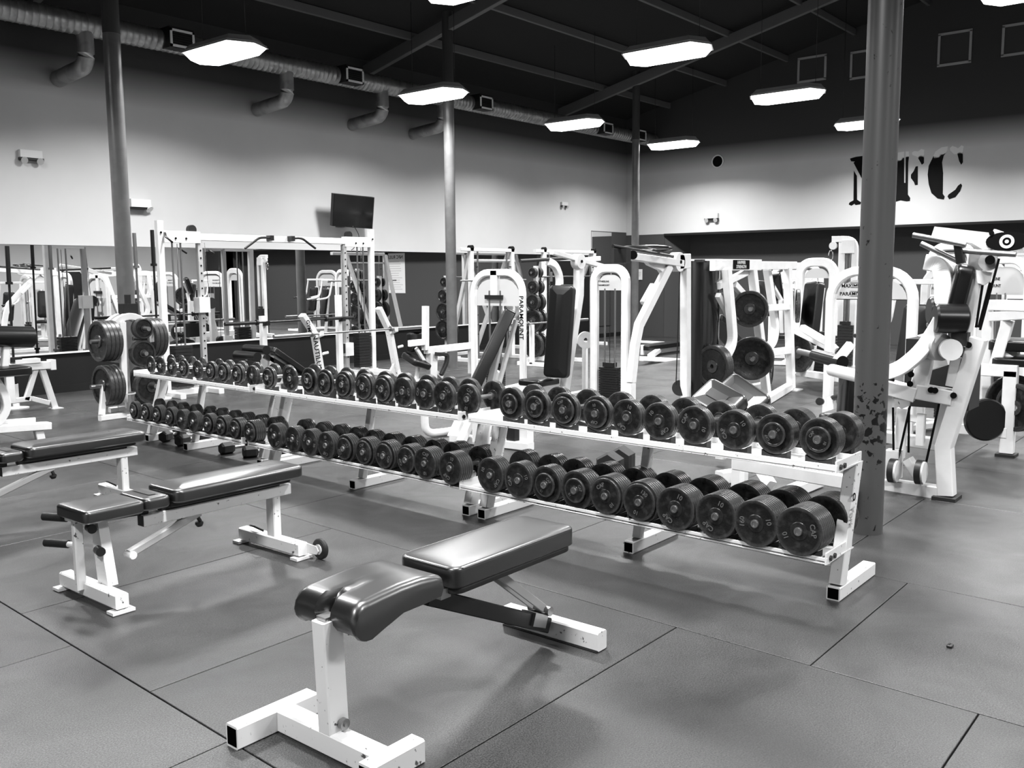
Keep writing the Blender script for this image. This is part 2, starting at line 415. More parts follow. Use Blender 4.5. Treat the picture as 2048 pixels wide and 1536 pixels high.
def build_lamps():
    # flat pendant fixtures with long bevelled ends
    L, W = 1.24, .60
    def fixture(parent):
        h = MB(); o = [(-L / 2, 0), (-L / 2 + .13, -W / 2), (L / 2 - .13, -W / 2), (L / 2, 0), (L / 2 - .13, W / 2), (-L / 2 + .13, W / 2)]
        b = [V((y * 1., x, 0)) for x, y in o]; tp = [V((y * .72, x * .86, .07)) for x, y in o]
        b = [V((p.x, p.y, -.03)) for p in b]; bi = [V((p.x * .95, p.y * .975, -.03)) for p in b]; bu = [V((p.x * .95, p.y * .975, 0)) for p in b]
        sd = [(i, (i + 1) % 6, 6 + (i + 1) % 6, 6 + i) for i in range(6)]
        h.add(b + tp, [(6, 7, 8, 9, 10, 11)] + sd).add(b + bi, sd).add(bi + bu, sd).add(bu, [tuple(range(6))])
        part('housing', h, GRY, parent)
        d = MB(); b2 = [V((p.x * .99, p.y * .99, -.026)) for p in bi]; b3 = [V((p.x * .70, p.y * .90, -.115)) for p in bi]
        d.add(b2 + b3, [tuple(range(6, 12))] + sd)
        part('diffuser', d, LAMP, parent)
        la = bpy.data.lights.new('lamp_light', 'AREA'); la.shape = 'RECTANGLE'; la.size = .40; la.size_y = 1.0; la.energy = LAMPW; la.spread = math.radians(SPREAD)
        lo = bpy.data.objects.new('lamp_light', la); COL.objects.link(lo); lo.parent = parent; lo.location = (0, 0, -.122)
    proto = None
    X5 = [3.25, 6.93, 10.62, 14.35, 18.0]
    rows = [(10.25, 'the row nearest the mirrored wall'), (6.15, 'the middle row'), (1.95, 'the near row'), (-2.3, 'the added unseen row behind the camera')]  # last row unseen, added to light the camera end and camera-facing sides
    first = ['first', 'second', 'third', 'fourth', 'fifth', 'added one behind,']
    for j, (y, nm) in enumerate(rows):
        xs = [2.5, 5.9] + X5[2:] + [-.9] if j == 2 else X5  # unseen near lamps shifted and one added behind to light camera-facing sides
        for i, x in enumerate(xs):
            lab = 'lit pendant lamp, %s from the camera end in %s' % (first[i], nm)
            if proto is None:
                t = proto = thing('pendant_lamp', lab, 'ceiling lamp', (x, y, 4.35), 0, 'pendant lamps', world=False); fixture(t)
                cb = MB()
                for s in (-.45, .45): cb.tube([(0, s, .07), (0, s, 1.0)], .008, 6)
                part('suspension_cable', cb, DARK, t)
            else:
                t = copytree(proto); t['label'] = lab; t.location = (x, y, 4.35)
            c = [q for q in t.children if q.name.startswith('suspension')][0]
            zt = ceil_z(y) - 4.35
            me = MB()
            for s in (-.45, .45): me.tube([(0, s, .06), (0, s, zt)], .008, 6)
            c.data = me.mesh('suspension_cable'); c.data.materials.append(DARK)
# ------------------------------------------------------------------ dumbbell racks
def fx(y): return 4.25 + .040 * (y - 1.5)       # front of the feet, the racks stand a little skewed
RK = [(1.50, 3.86, 2.70, 'nearest'), (3.94, 6.22, 5.13, 'middle'), (6.30, 8.24, 7.50, 'farthest')]
UPZ, LOZ = .655, .245
def q2(x, y, z): return V((x, y, z))

def rack(y0, y1, ym, nm):
    lab = {'nearest': 'nearest white two-tier dumbbell rack, holding the biggest dumbbells', 'middle': 'middle white two-tier dumbbell rack of the long row',
           'farthest': 'farthest white two-tier dumbbell rack, holding the smallest dumbbells'}[nm]
    t = thing('dumbbell_rack', lab, 'dumbbell rack', (fx(ym) + .25, ym, 0), 0, 'white dumbbell racks in a row')
    for y in (y0 + .03, ym, y1 - .03):
        x = fx(y); mid = (y == ym)
        zt = .62
        part('foot', MB().bar((x, y, .033), (x + .50, y, .033), .066, .066, r=.004), WHS, t)
        part('foot_opening', MB().box((x - .0008, y, .033), (.002, .052, .052)), HOLE, t)
        part('upright', MB().bar((x + (.10 if mid else .05), y, .066), (x + .22, y, zt + .02), .05 if mid else .062, .08 if not mid else .05, up=(1, 0, 0), r=.004), WHS, t)
    for nmz, z, xo in (('upper_shelf', UPZ, -.08), ('lower_shelf', LOZ, -.17)):
        s = MB()
        ya, yb = y0 - .0, y1
        if nmz == 'upper_shelf': pass
        for dx in (0, .30):
            s.bar((fx(ya) + xo + dx, ya, z), (fx(yb) + xo + dx, yb, z), .008, .030 if nmz == 'upper_shelf' else .018)
            s.bar((fx(ya) + xo + dx + .02, ya, z - .02), (fx(yb) + xo + dx + .02, yb, z - .02), .045, .006)
        s.box((0, 0, 0), (0, 0, 0)) if False else None
        a, b = V((fx(ya) + xo + .15, ya, z - .016)), V((fx(yb) + xo + .15, yb, z - .016))
        s.bar(a, b, .29, .005, r=.001)
        sh = part(nmz, s, WHS, t)
        for y in (ya + .006, yb - .006):
            part('end_bracket', MB().box((fx(y) + xo + .16, y, z + .004), (.33, .008, .055)), WHS, sh)
            bo = MB(); sg = -1 if y < ya + .1 else 1
            for dx in (.04, .09): bo.cyl((fx(y) + xo + dx, y, z), (fx(y) + xo + dx, y + sg * .012, z), .013, 12)
            part('bolt', bo, DARK, sh)
        bb = MB()
    if nm == 'nearest':
        M = Matrix.Translation((fx(y0) + .115 - .0, y0 - .005, .40)) @ Matrix.Rotation(.27, 4, 'Y') @ Matrix.Rotation(PI / 2, 4, 'X')
        st = MB().box((0, 0, 0), (.05, .17, .001), None); st.v = [M @ p for p in st.v]
        M2 = M @ Matrix.Translation((.004, -.01, .0008)) @ Matrix.Rotation(-PI / 2, 4, 'Z')
        tx = MB().text('York', .052, M2, .0006)
        part('maker_sticker', tx, GRY, t, 'small upright sticker with grey lettering')
        ri = MB().lathe([(.012, 0), (.02, 0), (.02, .001), (.012, .001)], M @ V((0, .085, .001)), M.to_3x3() @ V((0, 0, 1)), 20)
        part('maker_emblem', ri, INK, t)
    return t

_mesh = {}
def sh_mesh(key, fn, m):
    if key not in _mesh:
        me = fn().mesh(key[0]); me.materials.append(m); _mesh[key] = me
    return _mesh[key]
def sub(name, me, parent, loc=(0, 0, 0), rx=0):
    o = bpy.data.objects.new(name, me); COL.objects.link(o); o.parent = parent; o.location = loc; o.rotation_euler = (rx, 0, 0); return o

def plate_prof(r, t):
    return [(.014, 0), (r * .36, 0), (r * .38, t * .12), (r * .80, t * .12), (r * .84, 0), (r - .003, 0), (r, .003), (r, t - .003), (r - .003, t), (r * .84, t), (r * .8, t * .88), (r * .38, t * .88), (r * .36, t), (.014, t)]

def dumbbell(loc, R, n, small, L, ang, label, group, rot, mark):
    """plate-loaded fixed dumbbell lying along x; front face at loc"""
    t = thing('dumbbell', label, 'dumbbell', loc, rot, group, world=False)
    th = .0165 if R > .09 else .013
    def pm(r, tt): return sh_mesh(('plate', round(r, 4), tt), lambda: MB().lathe(plate_prof(r, tt), (0, 0, 0), (1, 0, 0), 40), IRON)
    stack = ([(small, th * .9)] if small else []) + [(R, th)] * n
    x = .012
    xs = []
    for r, tt in stack:
        xs.append((x, r, tt)); x += tt + .0015
    head = x
    for x0, r, tt in xs:
        sub('plate', pm(r, tt), t, (x0, 0, 0), ang)
        sub('plate', pm(r, tt), t, (L - x0 - tt, 0, 0), ang + 1)
    sub('handle', sh_mesh(('handle', round(L, 3)), lambda: MB().cyl((.004, 0, 0), (L - .004, 0, 0), .0145, 16).cyl((head, 0, 0), (head + .012, 0, 0), .024, 20).cyl((L - head - .012, 0, 0), (L - head, 0, 0), .024, 20), STEEL), t)
    cap = sh_mesh(('end_cap',), lambda: MB().lathe([(.0115, .004), (.0115, 0), (.0185, 0), (.0205, .004), (.0205, .014), (.012, .014)], (0, 0, 0), (1, 0, 0), 24).lathe([(0, .003), (.0115, .003)], (0, 0, 0), (1, 0, 0), 24), STEEL)
    sub('end_cap', cap, t); sub('end_cap', cap, t, (L - .014, 0, 0))
    # raised marks on the outer plate
    r = stack[0][0]
    def letters(k, w):
        m = MB()
        rr = r * .60; sz = r * .30
        base = Matrix.Translation((xs[0][0] + .0016, 0, 0)) @ Matrix(((0, 0, -1, 0), (-1, 0, 0, 0), (0, 1, 0, 0), (0, 0, 0, 1)))
        M = base @ Matrix.Rotation(k * PI * .92, 4, 'Z') @ Matrix.Translation((0, rr, 0))
        return m.text(w, sz, M, .0015)
    for k, w in enumerate(mark):
        sub('raised_lettering', sh_mesh(('raised_lettering', k, w, round(r, 4), round(xs[0][0], 4)), lambda: letters(k, w), LET), t, (0, 0, 0), ang)
    return t

ORD = ['first', 'second', 'third', 'fourth', 'fifth', 'sixth', 'seventh', 'eighth', 'ninth', 'last']
def build_racks():
    for r in RK: rack(*r)
    # hub pixels of every dumbbell, far end to near end
    s = .4297
    U3 = [(900 + a * s, 760 + b * s) for a, b in ((268,128),(385,150),(518,165),(668,180),(815,198),(965,218),(1128,242),(1315,258),(1497,285),(1705,300))]
    L3 = [(900 + a * s, 760 + b * s) for a, b in ((180,443),(310,462),(432,495),(572,527),(715,553),(872,582),(1040,617),(1230,648),(1415,685),(1617,718))]
    s = .3809
    U2 = [(220 + a * s, 680 + b * s) for a, b in ((937,220),(1027,232),(1112,240),(1210,252),(1318,265),(1418,280),(1528,290),(1640,302),(1742,316),(1868,325))]
    L2 = [(220 + a * s, 680 + b * s) for a, b in ((855,490),(950,500),(1037,520),(1125,543),(1218,567),(1320,580),(1427,600),(1543,620),(1643,645),(1777,657))]
    U1 = [(220 + a * s, 680 + b * s) for a, b in ((205,125),(258,135),(315,140),(372,152),(452,165),(515,172),(580,180),(655,185),(738,195),(818,205))]
    L1 = [(220 + a * s, 680 + b * s) for a, b in ((110,347),(172,357),(232,370),(298,385),(366,398),(427,415),(500,425),(568,433),(642,448),(720,463))]
    sad = None
    for rk, (U, Lo) in zip(RK, ((U3, L3), (U2, L2), (U1, L1))):
        nm = rk[3]
        rackob = [o for o in scn.objects if o.name.startswith('dumbbell_rack') and o.parent is None and nm in o['label']][0]
        for tier, hubs, xo in (('upper', U, -.08), ('lower', Lo, -.17)):
            for i, (px, py) in enumerate(hubs):
                f = i / 9.
                if tier == 'upper':
                    R = {'nearest': .100, 'middle': .098, 'farthest': .080 + .006 * f}[nm]
                    n = {'nearest': 2 + (i > 3) + (i > 7), 'middle': 1 + (i > 2), 'farthest': 1 + (i > 4)}[nm]
                    small = {'nearest': (.062, .064, .078, .08, 0, 0, 0, 0, .06, .062)[i], 'middle': (0, .06, .075, .078, .084, .08, 0, 0, 0, 0)[i], 'farthest': (0, 0, 0, .06, 0, .06, .06, .066, 0, .07)[i]}[nm]
                    L = {'nearest': .30 + .06 * f, 'middle': .27 + .03 * f, 'farthest': .24 + .02 * f}[nm]
                    z = UPZ + .02 + R - .008; xf = -.03
                else:
                    R = {'nearest': .108 + .008 * f, 'middle': .098 + .006 * f, 'farthest': .086 + .006 * f}[nm]
                    n = {'nearest': 5 + (i > 2) + (i > 5) + (i > 7), 'middle': 4 + (i > 4) + (i > 7), 'farthest': 3 + (i > 1) + (i > 8)}[nm]
                    small = {'nearest': (0, 0, .07, .07, .1, .1, 0, 0, 0, 0)[i], 'middle': (0, 0, 0, 0, .078, .082, .085, .085, 0, 0)[i], 'farthest': (.06, .06, .06, .06, 0, 0, .062, .066, .07, .076)[i]}[nm]
                    L = {'nearest': .40 + .05 * f, 'middle': .36 + .03 * f, 'farthest': .33 + .02 * f}[nm]
                    z = LOZ + R - .002; xf = -.20
                y = 5.
                for _ in range(6):
                    p = A(px, py, x=fx(y) + xf); y = p.y
                x = fx(y) + xf
                where = 'at the near end' if i == 9 else 'at the far end' if i == 0 else '%s from the far end' % ORD[i]
                lab = 'black plate dumbbell %s of the %s shelf of the %s rack' % (where, tier, nm)
                mk = ('10', 'CAP') if nm != 'farthest' else ('5', '5')
                if tier == 'lower' and nm == 'nearest' and i in (5, 8): mk = ('10', '160' if i == 8 else '130')
                dumbbell((x, y, z), R, n, small, L, random.uniform(0, 6.28), lab, 'dumbbells on the %s rack' % nm, -.04, mk)
                # cradles that carry the two heads
                for hx in (.012 + .02, L - .075 if tier == 'upper' else L - .11):
                    w = .05 if tier == 'upper' else .09
                    sd = MB()
                    pts = [V((x + hx, y, z)) + V((0, math.sin(a) * (R + .006), -math.cos(a) * (R + .006))) for a in [math.radians(d) for d in (-38, -26, -13, 0, 13, 26, 38)]]
                    for a, b in zip(pts[:-1], pts[1:]):
                        zb = (UPZ if tier == 'upper' else LOZ) - .014
                        a1, b1 = V((a.x, a.y, zb)), V((b.x, b.y, zb)); dx = V((w, 0, 0))
                        sd.add([a, b, b1, a1, a + dx, b + dx, b1 + dx, a1 + dx], [(0, 1, 2, 3), (7, 6, 5, 4), (0, 1, 5, 4), (2, 3, 7, 6), (0, 3, 7, 4), (1, 2, 6, 5)])
                    part('dumbbell_cradle', sd, RUB, rackob)

# ------------------------------------------------------------------ benches
def padpart(name, parent, c, d, R=None, r=.022, bulge=.012, rc=.05, mt=None, label=None):
    return part(name, MB().pad(c, d, R, r, bulge, rc=rc), mt or VINB, parent, label)

def foreground_bench():
    t = thing('utility_bench', 'black padded adjustable bench with a notched seat, in the foreground', 'bench', (2.4, 2.3, 0))
    m = MB().bar((1.85, 2.03, .04), (1.85, 2.555, .04), .075, .078)
    part('front_base', m, WHS, t)
    for y in (2.57, 2.035):
        x0 = 1.655 if y > 2.3 else 1.76
        f = MB().bar((x0, y, .04), (1.985, y, .04), .065, .08); part('base_foot', f, WHS, t)
        part('foot_opening', MB().box((x0 - .0005, y, .04), (.002, .05, .062)), HOLE, t)
    part('front_post', MB().bar((1.855, 2.29, .06), (1.84, 2.29, .455), .062, .082, up=(1, 0, 0), r=.005), WHS, t)
    part('pivot_bolt', MB().cyl((1.86, 2.255, .105), (1.86, 2.238, .105), .019, 20).cyl((1.86, 2.24, .105), (1.86, 2.232, .105), .009, 6, False), STEEL, t)
    part('post_cap', MB().box((1.84, 2.29, .462), (.05, .045, .012)), STEEL, t)
    part('adjustment_pin', MB().cyl((1.90, 2.262, .40), (1.965, 2.215, .40), .012, 12).cyl((1.965, 2.215, .40), (1.985, 2.2, .40), .009, 12), DARK, t)
    # seat pad: rolled front edge with a notch round the post
    W = .305; y0 = 2.305
    prof = []
    for k in range(9):           # nose roll
        a = math.radians(-100 + k * 21); prof.append((1.905 - .072 * math.sin(a + PI / 2) * 1.0, .455 + .072 * math.cos(a + PI / 2) * -1))
    def section(v):
        """closed x-z outline of the seat at cross position v in -1..1"""
        notch = max(0, 1 - abs(v) / .20); nx = .070 * (1 - (1 - min(1, notch * 1.9)) ** 2)
        e = max(0, abs(v) - .8) / .2; dz = .018 * e * e
        xs = 1.86 + nx
        out = []
        for a in range(-90, 91, 20): pass
        top = .532 - dz
        pts = [(2.235, top - .065), (2.248, top - .035), (2.24, top - .014), (2.215, top - .003), (2.14, top + .005), (2.05, top + .006), (1.96 + nx * .5, top)]
        r = .062
        cx, cz = xs + .035, top - r - .004
        for a in (80, 105, 130, 155, 180, 205, 230, 255, 280): pts.append((cx + r * math.cos(math.radians(a)), cz + r * math.sin(math.radians(a))))
        pts += [(xs + .10, top - .105), (2.05, top - .072), (2.16, top - .07)]
        return pts
    vs = []; fs = []; K = 33; n = None
    for i in range(K):
        v = -1 + 2 * i / (K - 1); ww = W / 2 * (1 - .0)
        sec = section(v)
        if abs(v) > .999:
            cxm = sum(p[0] for p in sec) / len(sec); czm = sum(p[1] for p in sec) / len(sec); sec = [(cxm + (p[0] - cxm) * .97, czm + (p[1] - czm) * .85) for p in sec]
        n = len(sec); vs += [V((p[0], y0 + v * ww, p[1])) for p in sec]
    for i in range(K - 1):
        for k in range(n): fs.append((i * n + k, i * n + (k + 1) % n, (i + 1) * n + (k + 1) % n, (i + 1) * n + k))
    fs += [tuple(range(n)), tuple(range((K - 1) * n, K * n))]
    part('seat', MB().add(vs, fs, True), VINB, t)
    part('seat_board', MB().box((2.13, 2.305, .462), (.26, .22, .014)), FOAM, t)
    bk = padpart('backrest', t, (2.665, 2.30, .487), (.73, .295, .080), None, .016, .004, .045)
    part('edge_piping', MB().tube([V((2.665, 2.30, .521)) + V((sx * a, sy * b, 0)) for sx, sy, a, b in ((1, 1, .322, .1455), (-1, 1, .322, .1455), (-1, 1, .363, .105), (-1, -1, .363, .105), (-1, -1, .322, .1455), (1, -1, .322, .1455), (1, -1, .363, .105), (1, 1, .363, .105))], .006, 6, closed=True), VINB, bk)
    part('backrest_board', MB().pad((2.665, 2.30, .436), (.71, .275, .024), None, .008, 0, rc=.05), FOAM, t)
    part('backrest_frame', MB().bar((2.26, 2.30, .412), (2.86, 2.30, .412), .05, .045), BLK, t)
    part('pivot_bracket', MB().box((2.30, 2.30, .43), (.05, .20, .035)), STEEL, t)
    # spine running down to the rear foot
    part('spine', MB().bar((2.30, 2.30, .40), (3.01, 2.30, .075), .05, .065, r=.004), DARK, t, 'dark sloping spine')
    for s in (-1, 1):
        part('support_strut', MB().bar((2.66, 2.30 + s * .028, .40), (2.965, 2.30 + s * .028, .165), .008, .035), GRY, t)
    part('ladder_bracket', MB().box((2.93, 2.30, .125), (.09, .075, .055), frame((1, 0, -.4), (.4, 0, 1))).cyl((2.975, 2.245, .155), (2.975, 2.355, .155), .02, 16), STEEL, t)
    part('rear_foot', MB().bar((3.075, 2.055, .045), (3.075, 2.565, .045), .065, .08), WHS, t)
    part('rear_pad', MB().box((3.075, 2.31, .003), (.075, .50, .006)), RUB, t)
    return t

def bench_two():
    t = thing('utility_bench', 'black three-pad adjustable bench on white frame with a small rear wheel', 'bench', (2.6, 4.3, 0))
    def fs(x, nm):
        part(nm, MB().bar((x, 4.045, .058), (x, 4.60, .058), .065, .07), WHS, t)
        for y in (4.06, 4.60):
            part('foot_plate', MB().box((x, y, .010), (.11, .06, .014)), WHS, t)
    fs(2.06, 'front_foot'); fs(3.10, 'rear_foot')
    # front post: pair of tapered plates, adjusting tube
    part('front_post', MB().prism([(2.075, 4.30, .09), (2.075, 4.20, .09), (2.075, 4.27, .41), (2.075, 4.34, .41)], (.05, 0, 0)), WHS, t)
    part('adjusting_tube', MB().bar((2.02, 4.36, .06), (2.02, 4.36, .42), .035, .045), WHS, t)
    for dz in (.40, .27):
        part('handle_grip', MB().cyl((2.01, 4.44, dz), (1.955, 4.56, dz), .020, 16), RUB, t)
        part('handle_peg', MB().cyl((2.03, 4.38, dz), (2.005, 4.45, dz), .014, 12), WHS, t)
    for x, y, z in ((2.05, 4.25, .37), (2.07, 4.22, .26)):
        part('adjustment_knob', MB().cyl((x, y + .05, z), (x - .01, y, z), .022, 16), BLK, t)
    part('rear_post', MB().bar((3.10, 4.30, .09), (3.10, 4.30, .34), .05, .075, up=(0, 1, 0)), WHS, t)
    part('main_beam', MB().bar((2.30, 4.28, .352), (3.19, 4.28, .352), .055, .06, r=.004), WHS, t)
    part('beam_cap', MB().box((2.298, 4.28, .352), (.006, .048, .052)), BLK, t)
    part('seat_arm', MB().bar((2.02, 4.30, .408), (2.34, 4.30, .395), .05, .035), BLK, t)
    padpart('seat', t, (2.11, 4.30, .45), (.30, .30, .062), None, .018, .008, .030)
    padpart('middle_pad', t, (2.335, 4.30, .45), (.145, .27, .06), None, .018, .008, .035)
    b = padpart('backrest', t, (2.82, 4.30, .462), (.80, .295, .068), None, .02, .012, .05)
    part('cross_seam', MB().tube([(3.02, 4.30 - .148, .455), (3.02, 4.30 - .138, .49), (3.02, 4.30 - .09, .5015), (3.02, 4.30, .5065), (3.02, 4.30 + .09, .5015), (3.02, 4.30 + .138, .49), (3.02, 4.30 + .148, .455)], .006, 6), FOAM, b)
    part('backrest_board', MB().pad((2.80, 4.30, .416), (.74, .20, .026), None, .008, 0, rc=.04), BLK, t)
    part('backrest_frame', MB().bar((2.40, 4.28, .395), (3.12, 4.28, .395), .04, .028), BLK, t)
    part('support_strut', MB().bar((2.23, 4.28, .20), (2.62, 4.28, .33), .04, .04), GRY, t)
    part('strut_tip', MB().cyl((2.235, 4.25, .195), (2.235, 4.31, .195), .02, 14), WHS, t)
    part('release_knob', MB().cyl((2.60, 4.28, .33), (2.62, 4.27, .28), .010, 10).lathe([(0, 0), (.02, .004), (.022, .016), (.014, .03), (0, .034)], (2.615, 4.275, .285), (.1, 0, -1), 16), BLK, t)
    w = part('wheel', MB().lathe([(.030, -.014), (.052, -.014), (.058, -.008), (.058, .008), (.052, .014), (.030, .014), (.030, -.014)], (3.16, 3.97, .060), (1, 0, 0), 28), RUB, t)
    part('wheel_hub', MB().cyl((3.142, 3.97, .06), (3.178, 3.97, .06), .028, 18), WH, w)
    for fxx in (3.185, 3.128): part('wheel_fork', MB().prism([(fxx, 4.05, .03), (fxx, 4.05, .085), (fxx, 3.965, .08), (fxx, 3.95, .055), (fxx, 3.965, .035)], (.006, 0, 0)), WHS, t)
    #part('wheel_fork', MB().prism([(3.185, 4.05, .03), (3.185, 4.05, .085), (3.185, 3.965, .08), (3.185, 3.95, .055), (3.185, 3.965, .035)], (.006, 0, 0)).prism([(3.128, 4.05, .03), (3.128, 4.05, .085), (3.128, 3.965, .08), (3.128, 3.95, .055), (3.128, 3.965, .035)], (.006, 0, 0)), WHS, t)
    part('spring_clip', MB().tube([(3.10, 4.40, .10), (3.07, 4.45, .125), (3.08, 4.50, .12)], .012, 8), DARK, t)
    c = copytree(t); c.location = (2.6 + .065, 4.3 + 1.80, 0)
    c['label'] = 'black padded bench farther left, partly cut off by the left edge'
    return t
# ------------------------------------------------------------------ duct, wall fittings and letters
def build_duct():
    y, z, r = 11.9, 4.735, .14
    t = thing('spiral_duct', 'long ribbed metal air duct hung along the left wall', 'air duct', (10, y, z - r))
    prof = []; h = 0
    while h < 23.4:
        prof += [(r, h), (r + .007, h + .012), (r, h + .024)]; h += .085
    prof = [(0, 0)] + prof + [(0, h)]
    part('duct_pipe', MB().lathe(prof, (XD + .05, y, z), (1, 0, 0), 20), DUCT, t)
    for px, py in ((360, 92), (705, 166), (968, 219), (1212, 268), (1279, 283)):
        p = A(px, py, y=y - .2)
        b = part('register_box', MB().box((p.x, y - .13, z + .01), (.36, .26, .27)), DARK, t)
        fr = MB()
        for dx, dz, w_, h_ in ((0, .10, .36, .03), (0, -.10, .36, .03), (-.165, 0, .03, .23), (.165, 0, .03, .23)): fr.box((p.x + dx, y - .268, z + dz), (w_, .015, h_))
        part('register_frame', fr, WH, b)
        sl = MB()
        for k in range(6): sl.box((p.x, y - .262, z - .075 + k * .03), (.30, .012, .012))
        part('register_louvre', sl, DARK, b)
    for k, (px, py) in enumerate(((172, 112), (574, 175), (765, 205), (886, 245))):
        x = A(px, py, y=y).x
        tt = MB().tube([(x, y, z - .1), (x, y, 4.38)] + arc((x, y + .16, 4.38), (0, -.16, 0), (0, 0, -.16), 15, 90, 4) + [(x, y + .45, 4.20), (x, YA - .01, 4.17)], .21, 18)
        part('branch_pipe', tt, DUCT, t)

def build_wall_fittings():
    # television on its arm
    c = [A(667, 387, y=12.28), A(749, 395, y=12.28), A(745, 458, y=12.42), A(664, 452, y=12.42)]
    u = (c[1] - c[0]).normalized(); n = u.cross(c[3] - c[0]).normalized()
    if n.y > 0: n = -n
    cc = sum(c, V((0, 0, 0))) / 4
    t = thing('television', 'flat black television tilted forward high on the left wall', 'television', tuple(cc))
    part('casing', MB().prism(c, -n * .055), BLK, t)
    ins = [cc + (p - cc) * .955 + n * .002 for p in c]
    part('screen', MB().prism(ins, n * .002), SCR, t)
    part('stand_light', MB().cyl((c[2] + c[3]) / 2 + V((0, -.004, .03)), (c[2] + c[3]) / 2 + V((0, -.01, .03)), .012, 10), PAPER, t)
    part('wall_arm', MB().bar(cc + V((0, .06, -.05)), (cc.x - .02, YA - .03, cc.z - .1), .06, .06).box((cc.x - .02, YA - .015, cc.z - .1), (.2, .02, .3)), BLK, t)
    e = A(708, 478, y=12.6)
    part('cable', MB().tube(rounded([(c[2] + c[3]) / 2 + V((.12, .1, .03)), (e.x + .06, 12.5, cc.z - .42), (e.x, 12.62, cc.z - .62), (e.x - .02, 12.66, 2.0)], .1), .012, 6), BLK, t)
    # emergency light with two lamp heads, above the left end of the mirror
    def emergency(x, z, label, sc=1.0, wall='A', y=0):
        if wall == 'A': P = lambda a, b, c_: V((x + a * sc, YA - c_ * sc, z + b * sc)); loc = (x, YA, z)
        else: P = lambda a, b, c_: V((XB - c_ * sc, y - a * sc, z + b * sc)); loc = (XB, y, z)
        t = thing('emergency_light', label, 'emergency light', loc)
        b = MB(); q = [P(-.14, -.05, 0), P(.14, -.05, 0), P(.14, .05, 0), P(-.14, .05, 0)]
        b.prism(q, P(0, 0, .06) - P(0, 0, 0)); part('housing', b, PAPER, t)
        for s in (-1, 1):
            part('lamp_head', MB().lathe([(0, 0), (.03 * sc, .0), (.045 * sc, .05 * sc), (0, .05 * sc)], P(s * .10, .03 if sc > 1.2 else -.075, .03), P(0, -.3, 1) - P(0, 0, 0), 16), GRY, t)
        part('lamp_bracket', MB().bar(P(-.15, -.065, .04), P(.15, -.065, .04), .07 * sc, .035 * sc), DARK, t)
    p = A(59, 309, y=YA); emergency(p.x, p.z, 'white twin-head emergency light high on the wall at the far left', 1.0)
    p = A(1127, 408, y=YA); emergency(p.x, p.z, 'small emergency light on the left wall near the corner', .8)
    p = A(1425, 432, x=XB); emergency(0, p.z, 'white emergency light on the far wall above the dark recess', 1.15, 'B', p.y)
    p = A(274, 410, y=YA)
    t = thing('exit_light', 'white box light fixed to the wall right of the left column', 'wall light', (p.x, YA, p.z))
    part('housing', MB().box((p.x, YA - .06, p.z + .02), (.30, .12, .11)), PAPER, t)
    part('lamp_head', MB().lathe([(0, 0), (.04, 0), (.055, .05), (0, .05)], (p.x + .13, YA - .06, p.z - .03), (.2, -.6, -.6), 16), WH, t)
    part('bracket', MB().box((p.x - .02, YA - .06, p.z - .05), (.26, .10, .03)), DARK, t)
    # round speaker
    p = A(1436, 323, x=XB)
    t = thing('wall_speaker', 'round black wall speaker with a white ring on the far wall', 'speaker', (XB, p.y, p.z))
    part('ring', MB().lathe([(.125, 0), (.15, 0), (.15, .03), (.125, .03), (.125, 0)], (XB - .03, p.y, p.z), (1, 0, 0), 32), PAPER, t)
    part('grille', MB().lathe([(0, 0), (.125, 0), (.125, .015), (0, .015)], (XB - .02, p.y, p.z), (1, 0, 0), 32), INK, t)
    # square painted frames of blocked vents
    for k, (a, b) in enumerate((((1597, 165), (1652, 110)), ((1702, 158), (1757, 98)), ((1877, 132), (1943, 60)), ((2005, 112), (2072, 43)))):
        p, q = A(*a, x=XB), A(*b, x=XB)
        y0, y1, z0, z1 = p.y, q.y, min(p.z, q.z), max(p.z, q.z)
        z0 = p.z; z1 = q.z
        m = MB(); w_ = .045
        m.box((XB - .012, (y0 + y1) / 2, z0), (.025, abs(y0 - y1) + w_, w_)).box((XB - .012, (y0 + y1) / 2, z1), (.025, abs(y0 - y1) + w_, w_))
        m.box((XB - .012, y0, (z0 + z1) / 2), (.025, w_, z1 - z0)).box((XB - .012, y1, (z0 + z1) / 2), (.025, w_, z1 - z0))
        t = thing('vent_frame', 'square vent frame high on the far wall, %s from the corner' % ['first', 'second, half behind the column,', 'third', 'fourth'][k], 'vent', (XB, (y0 + y1) / 2, z0), 0, 'square vents on the far wall')
        part('frame', m, GRY, t)
        part('cover', MB().box((XB - .004, (y0 + y1) / 2, (z0 + z1) / 2), (.008, abs(y0 - y1) - .03, z1 - z0 - .03)), WALLG, t)
    # the painted club letters
    def L(pts): return [A(1670 + x * .13672, 270 + y * .13672, x=XB - .006) for x, y in pts]
    Nn = [[(218, 345), (300, 320), (445, 300), (520, 300), (700, 760), (700, 420), (640, 330), (640, 295), (860, 265), (860, 300), (800, 340), (800, 960), (700, 975), (420, 690), (270, 405), (290, 390), (235, 385)],
          [(275, 520), (320, 600), (322, 945), (380, 985), (370, 1015), (300, 1025), (285, 1005), (240, 1035), (200, 1015), (215, 985), (270, 955)]]
    Fn = [[(880, 262), (1010, 243), (1012, 700), (1030, 700), (1035, 240), (1080, 240), (1085, 290), (1070, 400), (1065, 870), (1100, 920), (1095, 965), (1050, 972), (960, 955), (860, 985), (880, 900)],
          [(1110, 580), (1150, 530), (1180, 460), (1212, 455), (1210, 730), (1170, 735), (1155, 690), (1110, 630)],
          [(1125, 255), (1160, 235), (1215, 240), (1260, 205), (1305, 215), (1300, 410), (1270, 435), (1205, 320), (1130, 290)]]
